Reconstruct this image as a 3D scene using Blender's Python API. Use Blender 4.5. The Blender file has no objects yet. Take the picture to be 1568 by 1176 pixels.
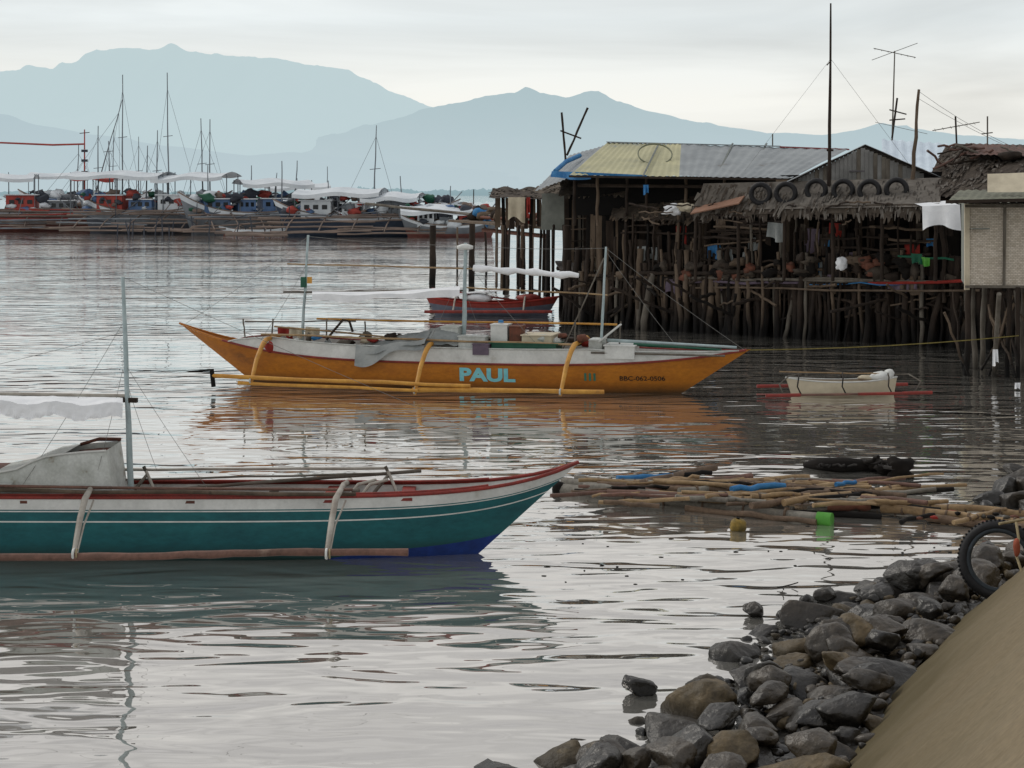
import bpy, bmesh, math, random
from mathutils import Vector, Matrix, noise
R = random.Random(11)
F = 2600.0; H = 3.9          # focal length in photo pixels, eye height (m)
V = Vector
def W(u, v, d):   # image pixel coordinates + estimated depth -> world position
    return V(((u-784)*d/F, d, H+(295-v)*d/F))
def on(u, v, z=0.0):
    return W(u, v, (H-z)*F/(v-295))
def lin(c):
    c = c/255.0
    return c/12.92 if c <= .04045 else ((c+.055)/1.055)**2.4
def C(r, g, b): return (lin(r), lin(g), lin(b), 1)
scene = bpy.context.scene

# ------------------------------------------------------------ materials
def M(name, c1, c2=None, sc=4, rough=.7, bump=.15, st=(1,1,1), metal=0, spec=.3, c3=None, stain=None, det=6, fine=0, fsc=None):
    m = bpy.data.materials.new(name); m.use_nodes = True
    nt = m.node_tree; N = nt.nodes; L = nt.links
    b = N["Principled BSDF"]
    b.inputs["Roughness"].default_value = rough
    b.inputs["Metallic"].default_value = metal
    b.inputs["Specular IOR Level"].default_value = spec
    tc = N.new("ShaderNodeTexCoord"); mp = N.new("ShaderNodeMapping")
    mp.inputs["Scale"].default_value = st
    L.new(tc.outputs["Object"], mp.inputs["Vector"])
    n = N.new("ShaderNodeTexNoise"); n.inputs["Scale"].default_value = sc; n.inputs["Detail"].default_value = det
    n.inputs["Roughness"].default_value = .65
    L.new(mp.outputs[0], n.inputs["Vector"])
    r = N.new("ShaderNodeValToRGB")
    if c2 is None: c2 = tuple(min(1, x*.72) for x in c1[:3])+(1,)
    r.color_ramp.elements[0].position = .36; r.color_ramp.elements[0].color = c1
    r.color_ramp.elements[1].position = .62; r.color_ramp.elements[1].color = c2
    if c3:
        e = r.color_ramp.elements.new(.72); e.color = c3
    L.new(n.outputs["Fac"], r.inputs[0])
    out = r.outputs[0]
    if fine:
        n3 = N.new("ShaderNodeTexNoise"); n3.inputs["Scale"].default_value = fsc or sc*9; n3.inputs["Detail"].default_value = 4; n3.inputs["Roughness"].default_value = .7
        L.new(mp.outputs[0], n3.inputs["Vector"])
        q = N.new("ShaderNodeMapRange"); q.inputs["From Min"].default_value = .3; q.inputs["From Max"].default_value = .68
        q.inputs["To Min"].default_value = 1-fine; q.inputs["To Max"].default_value = 1+fine*.5
        L.new(n3.outputs["Fac"], q.inputs[0])
        vs_ = N.new("ShaderNodeVectorMath"); vs_.operation = 'SCALE'; L.new(out, vs_.inputs[0]); L.new(q.outputs[0], vs_.inputs["Scale"]); out = vs_.outputs[0]
    if stain:   # (color, world z low, world z high) waterline / grime tide mark
        g = N.new("ShaderNodeNewGeometry"); s = N.new("ShaderNodeSeparateXYZ")
        L.new(g.outputs["Position"], s.inputs[0])
        ad = N.new("ShaderNodeMath"); ad.operation = 'MULTIPLY_ADD'
        L.new(n.outputs["Fac"], ad.inputs[0]); ad.inputs[1].default_value = (stain[2]-stain[1])*1.2
        L.new(s.outputs["Z"], ad.inputs[2])
        mr = N.new("ShaderNodeMapRange"); off = (stain[2]-stain[1])*.6
        mr.inputs["From Min"].default_value = stain[1]+off; mr.inputs["From Max"].default_value = stain[2]+off
        mr.inputs["To Min"].default_value = 1; mr.inputs["To Max"].default_value = 0
        L.new(ad.outputs[0], mr.inputs[0])
        mx = N.new("ShaderNodeMix"); mx.data_type = 'RGBA'
        L.new(mr.outputs[0], mx.inputs[0]); L.new(out, mx.inputs[6]); mx.inputs[7].default_value = stain[0]
        out = mx.outputs[2]
    L.new(out, b.inputs["Base Color"])
    if bump:
        n2 = N.new("ShaderNodeTexNoise"); n2.inputs["Scale"].default_value = sc*3; n2.inputs["Detail"].default_value = 5
        L.new(mp.outputs[0], n2.inputs["Vector"])
        bp = N.new("ShaderNodeBump"); bp.inputs["Strength"].default_value = bump; bp.inputs["Distance"].default_value = .05
        L.new(n2.outputs["Fac"], bp.inputs["Height"]); L.new(bp.outputs[0], b.inputs["Normal"])
    return m

wood_dk = M("dark_wood", C(36,29,24), C(58,48,40), 3, .85, .3, (1,1,.4), c3=C(22,18,16), stain=(C(12,11,10),.2,1.0))
wood_md = M("weathered_wood", C(84,71,58), C(108,94,80), 3, .85, .3, (1,1,.4), c3=C(54,45,38), stain=(C(20,18,16),.2,1.0))
wood_gr = M("grey_wood", C(114,109,100), C(86,80,72), 3, .85, .3, (1,1,.4), stain=(C(36,34,30),-.1,.35))
wood_bk = M("black_wood", C(17,14,12), C(28,23,19), 3, .9, 0)
bamboo = M("bamboo", C(170,144,108), C(134,110,80), 2.5, .6, .15, c3=C(100,80,60), fine=.25)
bamboo_rd = M("reddish_bamboo", C(124,92,80), C(98,75,65), 2.5, .6, .2, c3=C(138,116,102), fine=.3)
bamboo_wt = M("bleached_bamboo", C(172,168,158), C(138,130,120), 3, .6, .2)
greylog = M("grey_log", C(142,138,128), C(112,107,98), 2.5, .6, .2, c3=C(88,80,70), fine=.3)
brownlog = M("brown_log", C(118,98,80), C(92,76,62), 2.5, .7, .3, c3=C(138,120,100), fine=.35)
white = M("white_paint", C(218,220,216), C(196,198,194), 2.2, .45, .05, c3=C(172,170,160), fine=.08)
white_w = M("worn_white_paint", C(202,206,202), C(174,178,172), 4, .55, .08, c3=C(138,132,118), fine=.14)
tarp_w = M("white_tarp", C(238,240,242), C(222,225,228), 3, .6, .3)
tarp_g = M("grey_tarp", C(158,162,160), C(124,130,130), 2, .65, .4)
tarp_b = M("blue_tarp", C(40,104,160), C(60,124,172), 4, .6, .3)
teal = M("teal_paint", C(32,98,102), C(26,84,90), 1.4, .42, .04, (1,1,2.5), c3=C(40,80,78), stain=(C(24,52,50),.02,.2), fine=.2, fsc=8)
blue = M("blue_paint", C(26,56,126), C(24,48,104), 2, .45, .05, fine=.25, fsc=10)
red = M("red_paint", C(146,58,50), C(120,50,44), 5, .55, .1, c3=C(98,56,46), fine=.25)
brown = M("brown_floor", C(112,66,52), C(84,54,44), 4, .7, .2, fine=.2)
yellow = M("ochre_paint", C(182,114,30), C(162,98,28), 1.2, .42, .03, (1,1,2.2), c3=C(132,82,30), stain=(C(78,54,26),0.0,.22), fine=.2, fsc=9)
yel_pole = M("yellow_painted_bamboo", C(206,154,70), C(182,130,58), 4, .55, .1, c3=C(146,108,62), fine=.15)
ltblue = M("light_blue_lettering", C(132,204,208), C(112,188,200), 6, .5, 0)
black = M("black_lettering", C(36,32,28), None, 6, .6, 0)
greenp = M("green_paint", C(40,94,72), C(34,80,64), 4, .5, .1)
brgreen = M("bright_green_plastic", C(86,160,60), C(70,134,50), 6, .5, .1)
navy = M("navy_paint", C(46,58,76), C(58,70,86), .6, .6, 0)
rust = M("rusty_iron", C(120,74,58), C(92,62,50), 6, .8, .2)
rubber = M("tire_rubber", C(20,20,22), C(32,32,34), 6, .6, .15)
rope = M("rope", C(166,152,118), None, 20, .8, .1)
wire = M("wire", C(130,130,126), None, 20, .6, 0)
mast_w = M("mast_paint", C(178,194,196), C(150,166,168), 4, .5, .08)
mast_far = M("mast_distant", C(120,126,132), C(102,108,114), .5, .6, 0)
tin_g = M("galvanised_roof", C(150,156,158), C(128,134,137), 1.2, .55, .05, c3=C(112,106,98))
tin_y = M("yellowed_roof", C(190,186,148), C(168,166,134), .8, .6, .05, c3=C(142,150,148))
tin_w = M("whitish_blue_roof", C(214,228,238), C(194,208,220), 1.5, .5, .05)
tin_r = M("rusty_roof", C(110,80,70), C(88,72,66), 2, .7, .1)
thatch_m = M("thatch", C(84,76,67), C(58,51,45), 3, .95, .3, c3=C(104,96,87))
thatch_g = M("grey_netting_roof", C(112,107,100), C(86,81,75), 3, .95, .3, c3=C(126,121,114))
thatch_l = M("light_thatch", C(112,102,90), C(84,76,66), 3, .95, .3)
earth = M("earth", C(60,52,42), C(44,38,32), 1.5, .95, .5, det=8)
concrete = M("concrete", C(150,136,112), C(130,116,92), 1.3, .9, .5, (1,1,.45), c3=C(112,98,76), stain=(C(86,76,50),.35,1.9), det=10, fine=.24, fsc=20)
rockA = M("wet_rock", C(72,63,50), C(48,43,36), 3, .42, .7, c3=C(98,86,64), stain=(C(20,19,16),0,.22), spec=.5, det=8, fine=.45, fsc=16)
rockB = M("dark_rock", C(50,46,40), C(34,32,29), 3, .38, .7, c3=C(72,64,52), stain=(C(16,16,13),0,.22), spec=.5, det=8, fine=.45, fsc=16)
rockC = M("tan_rock", C(108,93,68), C(80,70,52), 3, .55, .7, c3=C(122,108,82), stain=(C(28,26,20),-.02,.18), det=8, fine=.4, fsc=16)
wallgrey = M("grey_boards", C(132,132,130), C(112,112,110), 2, .8, .1)
wallpale = M("pale_wall", C(142,146,138), C(118,122,116), 2, .8, .1)
cream = M("cream_board", C(206,196,172), C(182,172,150), 2, .7, .1)
darkint = M("interior_shade", C(14,12,11), C(10,9,8), 2, .95, 0)  # near-black sheet colour, shade of the interiors painted in
purple = M("faded_cloth", C(110,98,112), None, 4, .9, .2)
clothr = M("red_cloth", C(150,52,44), None, 4, .9, .2)
glass = M("window_glass", C(30,36,42), None, 4, .15, 0)
buoym = M("buoy_foam", C(150,124,58), C(94,82,44), 8, .7, .4)

def woven():
    m = M("woven_bamboo", C(178,166,148), C(150,138,120), 5, .85, .0)
    nt = m.node_tree; N = nt.nodes; L = nt.links; b = N["Principled BSDF"]
    tc = N.new("ShaderNodeTexCoord"); mp = N.new("ShaderNodeMapping"); mp.inputs["Rotation"].default_value = (math.radians(90), 0, 0)
    L.new(tc.outputs["Object"], mp.inputs["Vector"])
    br = N.new("ShaderNodeTexBrick"); br.inputs["Scale"].default_value = 7; br.inputs["Mortar Size"].default_value = .02
    br.inputs["Color1"].default_value = C(238,230,218); br.inputs["Color2"].default_value = C(202,192,176); br.inputs["Mortar"].default_value = C(128,118,106)
    L.new(mp.outputs[0], br.inputs["Vector"])
    src = b.inputs["Base Color"].links[0].from_socket
    mx = N.new("ShaderNodeMix"); mx.data_type = 'RGBA'; mx.inputs[0].default_value = .3
    L.new(br.outputs["Color"], mx.inputs[6]); L.new(src, mx.inputs[7]); L.new(mx.outputs[2], b.inputs["Base Color"])
    bp = N.new("ShaderNodeBump"); bp.inputs["Strength"].default_value = .5; bp.inputs["Distance"].default_value = .02
    L.new(br.outputs["Fac"], bp.inputs["Height"]); bp.invert = True; L.new(bp.outputs[0], b.inputs["Normal"])
    return m
weave = woven()

# ------------------------------------------------------------ mesh builder
class G:
    def __init__(s): s.v=[]; s.f=[]; s.m=[]; s.sm=[]; s.mats=[]
    def mi(s, m):
        if m not in s.mats: s.mats.append(m)
        return s.mats.index(m)
    def add(s, vs, fs, m, smooth=False):
        o = len(s.v); s.v += [tuple(p) for p in vs]; k = s.mi(m)
        for f in fs:
            s.f.append(tuple(i+o for i in f)); s.m.append(k); s.sm.append(smooth)
    def tube(s, pts, r, m, seg=7):
        pts = [V(p) for p in pts]; n = len(pts)
        if n < 2: return
        vs = []; 
        for i, p in enumerate(pts):
            t = (pts[min(i+1,n-1)]-pts[max(i-1,0)])
            if t.length < 1e-9: t = V((0,0,1))
            t.normalize()
            a = V((0,0,1)) if abs(t.z) < .9 else V((1,0,0))
            x = t.cross(a).normalized(); y = t.cross(x).normalized()
            rr = r[i] if isinstance(r, (list,tuple)) else r
            for k in range(seg):
                an = 2*math.pi*k/seg
                vs.append(p + (x*math.cos(an)+y*math.sin(an))*rr)
        fs = []
        for i in range(n-1):
            for k in range(seg):
                k2 = (k+1) % seg
                fs.append((i*seg+k, i*seg+k2, (i+1)*seg+k2, (i+1)*seg+k))
        s.add(vs, fs, m, True)
        s.add(vs[:seg], [tuple(range(seg))[::-1]], m); s.add(vs[-seg:], [tuple(range(seg))], m)
    def pole(s, a, b, r, m, r2=None, wob=.0, seg=7, sag=0):
        a = V(a); b = V(b); n = 7 if (wob or sag) else 2
        r2 = r if r2 is None else r2
        pts = []; rs = []; ph = R.random()*9
        for i in range(n):
            t = i/(n-1); p = a.lerp(b, t)
            if wob and 0 < i < n-1: p = p + V((R.uniform(-wob,wob), R.uniform(-wob,wob), R.uniform(-wob,wob)))
            p = p - V((0,0,sag*4*t*(1-t)))
            pts.append(p); rs.append((r+(r2-r)*t)*(1+(.08*math.sin(ph+i*2.3) if wob else 0)))
        s.tube(pts, rs, m, seg)
    def box(s, c, sz, m, rz=0, mat=None):
        c = V(c); M3 = mat if mat is not None else Matrix.Rotation(rz, 3, 'Z')
        vs = []
        for x in (-.5,.5):
            for y in (-.5,.5):
                for z in (-.5,.5):
                    vs.append(c + M3 @ V((x*sz[0], y*sz[1], z*sz[2])))
        s.add(vs, [(0,1,3,2),(4,6,7,5),(0,4,5,1),(2,3,7,6),(0,2,6,4),(1,5,7,3)], m)
    def plank(s, a, b, w, t, m, up=(0,0,1)):
        a = V(a); b = V(b); d = (b-a); L = d.length; d.normalize(); up = V(up)
        y = up.cross(d)
        if y.length < 1e-4: y = V((0,1,0)).cross(d)
        y.normalize(); z = d.cross(y)
        s.box((a+b)/2, (L,w,t), m, mat=Matrix((d,y,z)).transposed())
    def sheet(s, fn, nu, nv, m, smooth=True):
        vs = [fn(i/nu, j/nv) for j in range(nv+1) for i in range(nu+1)]
        fs = [(j*(nu+1)+i, j*(nu+1)+i+1, (j+1)*(nu+1)+i+1, (j+1)*(nu+1)+i) for j in range(nv) for i in range(nu)]
        s.add(vs, fs, m, smooth)
    def quad(s, a, b, c, d, m, nu=1, nv=1, bump=0, nz=1.0):
        a,b,c,d = map(V, (a,b,c,d)); nn = (b-a).cross(d-a).normalized()
        def fn(x, y):
            p = a.lerp(b, x).lerp(d.lerp(c, x), y)
            if bump: p = p + nn*bump*noise.noise(p*nz)
            return p
        s.sheet(fn, nu, nv, m, smooth=bump > 0)
    def corr(s, a, b, c, d, m, pitch=.16, amp=.014, wav=.02):
        a,b,c,d = map(V, (a,b,c,d)); nn = (b-a).cross(d-a).normalized()
        n = max(8, int((b-a).length/pitch*4))
        s.sheet(lambda x,y: a.lerp(b,x).lerp(d.lerp(c,x),y) + nn*(amp*math.sin(x*n/4*2*math.pi)+wav*noise.noise(V((x*6,y*3,a.x)))), n, 4, m)
    def thatch(s, a, b, c, d, m, n=300, ln=.5, m2=None, w=.05, lift=.12):
        a,b,c,d = map(V, (a,b,c,d)); nn = (b-a).cross(d-a).normalized()
        if nn.z < 0: nn = -nn
        s.quad(a,b,c,d,m,24,6,.12,2)
        for _ in range(n):
            x, y = R.random(), R.random()
            p = a.lerp(b,x).lerp(d.lerp(c,x),y); dn = (a.lerp(b,x)-d.lerp(c,x)).normalized()
            sd = dn.cross(nn); l = ln*R.uniform(.5,1.2)
            dn2 = (dn + sd*R.uniform(-.25,.25)).normalized(); ww = w*R.uniform(.5,1.6)
            p0 = p + nn*.02; p1 = p + dn2*l + nn*R.uniform(.0,lift)
            s.add([p0-sd*ww, p0+sd*ww, p1+sd*ww*.4, p1-sd*ww*.4], [(0,1,2,3)], m2 if (m2 and R.random()<.3) else m)
    def torus(s, c, nrm, Rr, r, m, nu=28, nv=10):
        c = V(c); n = V(nrm).normalized(); a = V((0,0,1)) if abs(n.z)<.9 else V((1,0,0))
        x = n.cross(a).normalized(); y = n.cross(x)
        vs = []
        for i in range(nu):
            an = 2*math.pi*i/nu; dr = x*math.cos(an)+y*math.sin(an)
            for j in range(nv):
                b = 2*math.pi*j/nv
                vs.append(c + dr*(Rr+r*math.cos(b)*.8) + n*r*math.sin(b)*1.15)
        fs = [(i*nv+j, ((i+1)%nu)*nv+j, ((i+1)%nu)*nv+(j+1)%nv, i*nv+(j+1)%nv) for i in range(nu) for j in range(nv)]
        s.add(vs, fs, m, True)
    def cloth(s, a, b, drop, m, amp=.06):
        a = V(a); b = V(b); ph = R.random()*9; nrm = (b-a).cross(V((0,0,1))).normalized()
        s.sheet(lambda x,y: a.lerp(b,x)-V((0,0,drop*y*(1-.15*math.sin(ph+x*5)))) + nrm*amp*y*math.sin(ph+x*11), 12, 4, m)
    def blob(s, c, sz, m, n=2, am=.2):
        base = ICO(n); c = V(c); sd = V((R.random()*50,)*3)
        vs = [c + V((p.x*sz[0], p.y*sz[1], p.z*sz[2]))*(1+am*noise.noise(p*1.6+sd)) for p in base[0]]
        s.add(vs, base[1], m, True)
    def obj(s, name, parent=None):
        me = bpy.data.meshes.new(name); me.from_pydata(s.v, [], s.f)
        for m in s.mats: me.materials.append(m)
        me.polygons.foreach_set("material_index", s.m); me.polygons.foreach_set("use_smooth", s.sm)
        me.update()
        o = bpy.data.objects.new(name, me); scene.collection.objects.link(o)
        if parent is not None: o.parent = parent
        return o
_ico = {}
def ICO(n):
    if n not in _ico:
        bm = bmesh.new(); bmesh.ops.create_icosphere(bm, subdivisions=n, radius=1)
        _ico[n] = ([v.co.copy() for v in bm.verts], [tuple(v.index for v in f.verts) for f in bm.faces]); bm.free()
    return _ico[n]
def empty(name, loc=(0,0,0), rz=0):
    e = bpy.data.objects.new(name, None); e.empty_display_size = .3
    e.location = loc; e.rotation_euler = (0,0,rz); scene.collection.objects.link(e); return e
class Local(G):
    """geometry given in world coordinates, stored relative to an origin"""
    def __init__(s, e): super().__init__(); s.e = e
    def obj(s, name, parent=None):
        o = s.e.location
        s.v = [(p[0]-o.x, p[1]-o.y, p[2]-o.z) for p in s.v]
        return super().obj(name, s.e)

# ------------------------------------------------------------ world
w = bpy.data.worlds.new("World"); scene.world = w; w.use_nodes = True
nt = w.node_tree; N = nt.nodes; L = nt.links
bg = N["Background"]; out = N["World Output"]
SUN_EL, SUN_AZ = math.radians(42), math.radians(-50)
sky = N.new("ShaderNodeTexSky"); sky.sky_type = 'NISHITA'; sky.sun_disc = False
sky.sun_elevation = SUN_EL; sky.sun_rotation = SUN_AZ
L.new(sky.outputs[0], bg.inputs[0]); bg.inputs[1].default_value = .08
tc = N.new("ShaderNodeTexCoord"); sp = N.new("ShaderNodeSeparateXYZ"); L.new(tc.outputs["Generated"], sp.inputs[0])
rp = N.new("ShaderNodeValToRGB"); L.new(sp.outputs["Z"], rp.inputs[0])
cr = rp.color_ramp
cr.elements[0].position = 0; cr.elements[0].color = (.87,.87,.83,1)
cr.elements[1].position = 1; cr.elements[1].color = (.58,.59,.62,1)
for p, c in ((.055,(.88,.875,.83,1)), (.10,(.80,.845,.85,1)), (.2,(.84,.82,.785,1)), (.4,(.74,.725,.71,1))):
    e = cr.elements.new(p); e.color = c
mp = N.new("ShaderNodeMapping"); mp.inputs["Scale"].default_value = (1.8,1.8,15); L.new(tc.outputs["Generated"], mp.inputs[0])
nz = N.new("ShaderNodeTexNoise"); nz.inputs["Scale"].default_value = 1.7; nz.inputs["Detail"].default_value = 6; nz.inputs["Distortion"].default_value = .5
L.new(mp.outputs[0], nz.inputs["Vector"])
r2 = N.new("ShaderNodeMapRange"); r2.inputs["From Min"].default_value = .35; r2.inputs["From Max"].default_value = .65
r2.inputs["To Min"].default_value = .88; r2.inputs["To Max"].default_value = 1.11; L.new(nz.outputs["Fac"], r2.inputs[0])
vm = N.new("ShaderNodeVectorMath"); vm.operation = 'SCALE'; L.new(rp.outputs[0], vm.inputs[0]); L.new(r2.outputs[0], vm.inputs["Scale"])
bg2 = N.new("ShaderNodeBackground"); L.new(vm.outputs[0], bg2.inputs[0]); bg2.inputs[1].default_value = 1
ms = N.new("ShaderNodeMixShader"); ms.inputs[0].default_value = .92
L.new(bg.outputs[0], ms.inputs[1]); L.new(bg2.outputs[0], ms.inputs[2]); L.new(ms.outputs[0], out.inputs[0])
sd = bpy.data.lights.new("sun", 'SUN'); sd.energy = .9; sd.angle = math.radians(14); sd.color = (1,.95,.87)
so = bpy.data.objects.new("sun", sd); scene.collection.objects.link(so)
dirv = V((math.sin(SUN_AZ)*math.cos(SUN_EL), math.cos(SUN_AZ)*math.cos(SUN_EL), math.sin(SUN_EL)))
so.rotation_euler = dirv.to_track_quat('Z','Y').to_euler(); so.location = (0,0,40)

# ------------------------------------------------------------ water
m = bpy.data.materials.new("water"); m.use_nodes = True; nt = m.node_tree; N = nt.nodes; L = nt.links
N.remove(N["Principled BSDF"]); mo = N["Material Output"]
geo = N.new("ShaderNodeNewGeometry")
def nlayer(scale, sc, det, rot=0, dist=.5):
    mp = N.new("ShaderNodeMapping"); mp.inputs["Scale"].default_value = scale; mp.inputs["Rotation"].default_value = (0,0,rot)
    L.new(geo.outputs["Position"], mp.inputs[0])
    n = N.new("ShaderNodeTexNoise"); n.inputs["Scale"].default_value = sc; n.inputs["Detail"].default_value = det
    n.inputs["Roughness"].default_value = .4; n.inputs["Distortion"].default_value = dist
    L.new(mp.outputs[0], n.inputs["Vector"]); return n
n1 = nlayer((.75,1.9,1), 1.0, 1.0, .08, .8); n2 = nlayer((1.9,5.6,1), 1.0, 0, -.12); n3 = nlayer((.07,.2,1), 1, 2)
def math2(op, a, b):
    n = N.new("ShaderNodeMath"); n.operation = op
    for i, x in enumerate((a,b)):
        if isinstance(x, (int,float)): n.inputs[i].default_value = x
        else: L.new(x, n.inputs[i])
    return n.outputs[0]
mask = N.new("ShaderNodeMapRange"); L.new(n3.outputs["Fac"], mask.inputs[0])
mask.inputs["From Min"].default_value = .38; mask.inputs["From Max"].default_value = .62; mask.inputs["To Min"].default_value = .45; mask.inputs["To Max"].default_value = 1.7
hgt = math2('ADD', math2('MULTIPLY', n1.outputs["Fac"], .034), math2('MULTIPLY', n2.outputs["Fac"], .0058))
hgt = math2('MULTIPLY', hgt, mask.outputs[0])
bp = N.new("ShaderNodeBump"); bp.inputs["Distance"].default_value = 1; bp.inputs["Strength"].default_value = 1; L.new(hgt, bp.inputs["Height"])
gl = N.new("ShaderNodeBsdfGlossy"); gl.inputs["Roughness"].default_value = .008; gl.inputs["Color"].default_value = (.97,.955,.94,1)
df = N.new("ShaderNodeBsdfDiffuse"); df.inputs["Color"].default_value = (.20,.195,.175,1)
fr = N.new("ShaderNodeFresnel"); fr.inputs["IOR"].default_value = 1.33
L.new(bp.outputs[0], gl.inputs["Normal"]); L.new(bp.outputs[0], fr.inputs["Normal"])
mr = N.new("ShaderNodeMapRange"); L.new(fr.outputs[0], mr.inputs[0]); mr.inputs["To Min"].default_value = .48; mr.inputs["To Max"].default_value = 1.0
mr.inputs["From Max"].default_value = .75
mx = N.new("ShaderNodeMixShader"); L.new(mr.outputs[0], mx.inputs[0]); L.new(df.outputs[0], mx.inputs[1]); L.new(gl.outputs[0], mx.inputs[2])
L.new(mx.outputs[0], mo.inputs[0]); water_m = m
g = G(); g.add([(-9000,-200,0),(9000,-200,0),(9000,12000,0),(-9000,12000,0)], [(0,1,2,3)], water_m); g.obj("water")

# ------------------------------------------------------------ mountains
def hazy(name, base, haze_lo, haze_hi, ztop, fac):  # air haze painted in as emission, tint graded by height
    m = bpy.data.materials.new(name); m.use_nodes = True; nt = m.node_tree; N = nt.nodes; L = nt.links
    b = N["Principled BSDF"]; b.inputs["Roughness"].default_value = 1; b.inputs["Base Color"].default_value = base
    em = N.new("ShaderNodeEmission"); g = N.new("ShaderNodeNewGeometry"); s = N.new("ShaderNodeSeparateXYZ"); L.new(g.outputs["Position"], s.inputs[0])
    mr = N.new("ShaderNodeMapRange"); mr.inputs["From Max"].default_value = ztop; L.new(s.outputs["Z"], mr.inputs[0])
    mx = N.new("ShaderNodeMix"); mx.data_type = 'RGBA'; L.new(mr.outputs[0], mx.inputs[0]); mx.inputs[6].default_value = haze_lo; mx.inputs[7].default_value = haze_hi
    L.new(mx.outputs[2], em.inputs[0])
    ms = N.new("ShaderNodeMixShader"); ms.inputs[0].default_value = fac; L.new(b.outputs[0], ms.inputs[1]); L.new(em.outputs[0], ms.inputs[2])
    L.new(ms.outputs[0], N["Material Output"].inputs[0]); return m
def ridge(name, prof, d, depth, mat, rough=1.0, pw=1.25):
    g = G(); us = [p[0] for p in prof]; u0, u1 = us[0], us[-1]; nu = 420; nv = 30
    def top(u):
        for a, b in zip(prof, prof[1:]):
            if a[0] <= u <= b[0]:
                t = (u-a[0])/(b[0]-a[0]); t = t*t*(3-2*t)*.5+t*.5
                return a[1]+(b[1]-a[1])*t
        return prof[-1][1]
    def fn(x, y):
        u = u0+(u1-u0)*x; z = (295-top(u))*d/F
        X = (u-784)*d/F
        back = y < .2
        t = (y-.2)/.8 if not back else (.2-y)/.2
        k = (1-t)**pw
        n = noise.fractal(V((X/500, y*4, d/999.)), 1.0, 2.0, 6)
        zz = z*k*(1+.34*rough*n*min(1,t*6)*(1 if t<1 else 0)) + z*.012*noise.noise(V((X/60,0,1)))+z*.008*noise.noise(V((X/22,0,4)))
        Y = d - (t*depth if not back else -t*depth*.6)
        return V((X, Y, max(zz, -5) if t < .999 else -10))
    g.sheet(fn, nu, nv, mat); return g.obj(name)
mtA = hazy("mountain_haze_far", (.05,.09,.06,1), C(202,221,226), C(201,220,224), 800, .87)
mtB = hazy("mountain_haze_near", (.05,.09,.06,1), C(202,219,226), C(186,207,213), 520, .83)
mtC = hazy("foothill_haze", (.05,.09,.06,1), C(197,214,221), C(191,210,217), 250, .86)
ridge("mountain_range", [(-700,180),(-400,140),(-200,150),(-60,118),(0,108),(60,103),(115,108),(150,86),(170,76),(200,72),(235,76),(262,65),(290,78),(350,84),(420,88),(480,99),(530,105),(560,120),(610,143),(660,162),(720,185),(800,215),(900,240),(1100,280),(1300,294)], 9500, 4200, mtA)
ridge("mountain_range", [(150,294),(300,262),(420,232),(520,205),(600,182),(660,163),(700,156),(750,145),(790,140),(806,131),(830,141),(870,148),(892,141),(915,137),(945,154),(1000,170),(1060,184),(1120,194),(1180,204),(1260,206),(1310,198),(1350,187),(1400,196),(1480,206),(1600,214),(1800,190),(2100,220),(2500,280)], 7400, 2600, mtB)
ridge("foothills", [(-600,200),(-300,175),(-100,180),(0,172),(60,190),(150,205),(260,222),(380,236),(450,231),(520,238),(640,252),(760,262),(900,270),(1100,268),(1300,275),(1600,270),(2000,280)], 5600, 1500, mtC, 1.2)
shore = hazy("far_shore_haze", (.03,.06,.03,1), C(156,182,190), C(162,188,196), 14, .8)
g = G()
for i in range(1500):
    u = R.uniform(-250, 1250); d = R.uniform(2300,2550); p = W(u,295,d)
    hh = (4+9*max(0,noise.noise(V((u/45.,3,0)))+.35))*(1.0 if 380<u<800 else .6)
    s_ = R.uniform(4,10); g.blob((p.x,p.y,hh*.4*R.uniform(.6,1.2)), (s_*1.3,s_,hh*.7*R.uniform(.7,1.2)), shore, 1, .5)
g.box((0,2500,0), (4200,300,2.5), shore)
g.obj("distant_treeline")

# ------------------------------------------------------------ land: seawall, shore, bank
toe = [V(p) for p in ((-3.75,-8),(-2.15,0.5),(1.95,10.6),(2.72,12.4),(3.48,14.07),(4.95,16.6),(8.5,21.5),(12.6,32),(14.2,44),(13.5,52),(10,58),(3.5,61),(4,75),(14,90),(60,110))]
def resample(pts, step):
    o = []
    for a, b in zip(pts, pts[1:]):
        n = max(1, int((b-a).length/step))
        o += [a.lerp(b, i/n) for i in range(n)]
    return o+[pts[-1]]
toe2 = [V((p.x,p.y)) for p in toe]
tp = resample(toe2, .12)
for _ in range(60): tp = [tp[0]]+[(tp[i-1]+tp[i]*2+tp[i+1])/4 for i in range(1,len(tp)-1)]+[tp[-1]]
def nrm(i):
    t = tp[min(i+1,len(tp)-1)]-tp[max(i-1,0)]; t.normalize(); return V((t.y,-t.x))   # points landward (right)
NR = [nrm(i) for i in range(len(tp))]
for _k in range(120): NR = [NR[0]]+[((NR[i-1]+NR[i]+NR[i+1])).normalized() for i in range(1,len(NR)-1)]+[NR[-1]]
g = G(); prof = [(-.25,-.6),(-.06,.10)]+[(.02+.12*j, .17+.118*j) for j in range(17)]+[(2.15,2.1),(2.3,2.16),(2.6,2.17)]
def wall_pt(i, o, z):
    p = tp[i]+NR[i]*o; b = .06*noise.noise(V((p.x*.9,p.y*.9,z*.9)))+.03*noise.noise(V((p.x*3,p.y*3,z*3)))+.016*noise.noise(V((p.x*8,p.y*8,z*8)))
    far = min(1,max(0,(p.y-20)/12)); z = z*(1-far)+min(z,1.1)*far
    return V((p.x,p.y,z+b))
n = len(tp); vs = []; 
for i in range(n):
    for o, z in prof: vs.append(wall_pt(i,o,z))
k = len(prof)
g.add(vs, [(i*k+j,(i+1)*k+j,(i+1)*k+j+1,i*k+j+1) for i in range(n-1) for j in range(k-1)], concrete, True)
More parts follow.
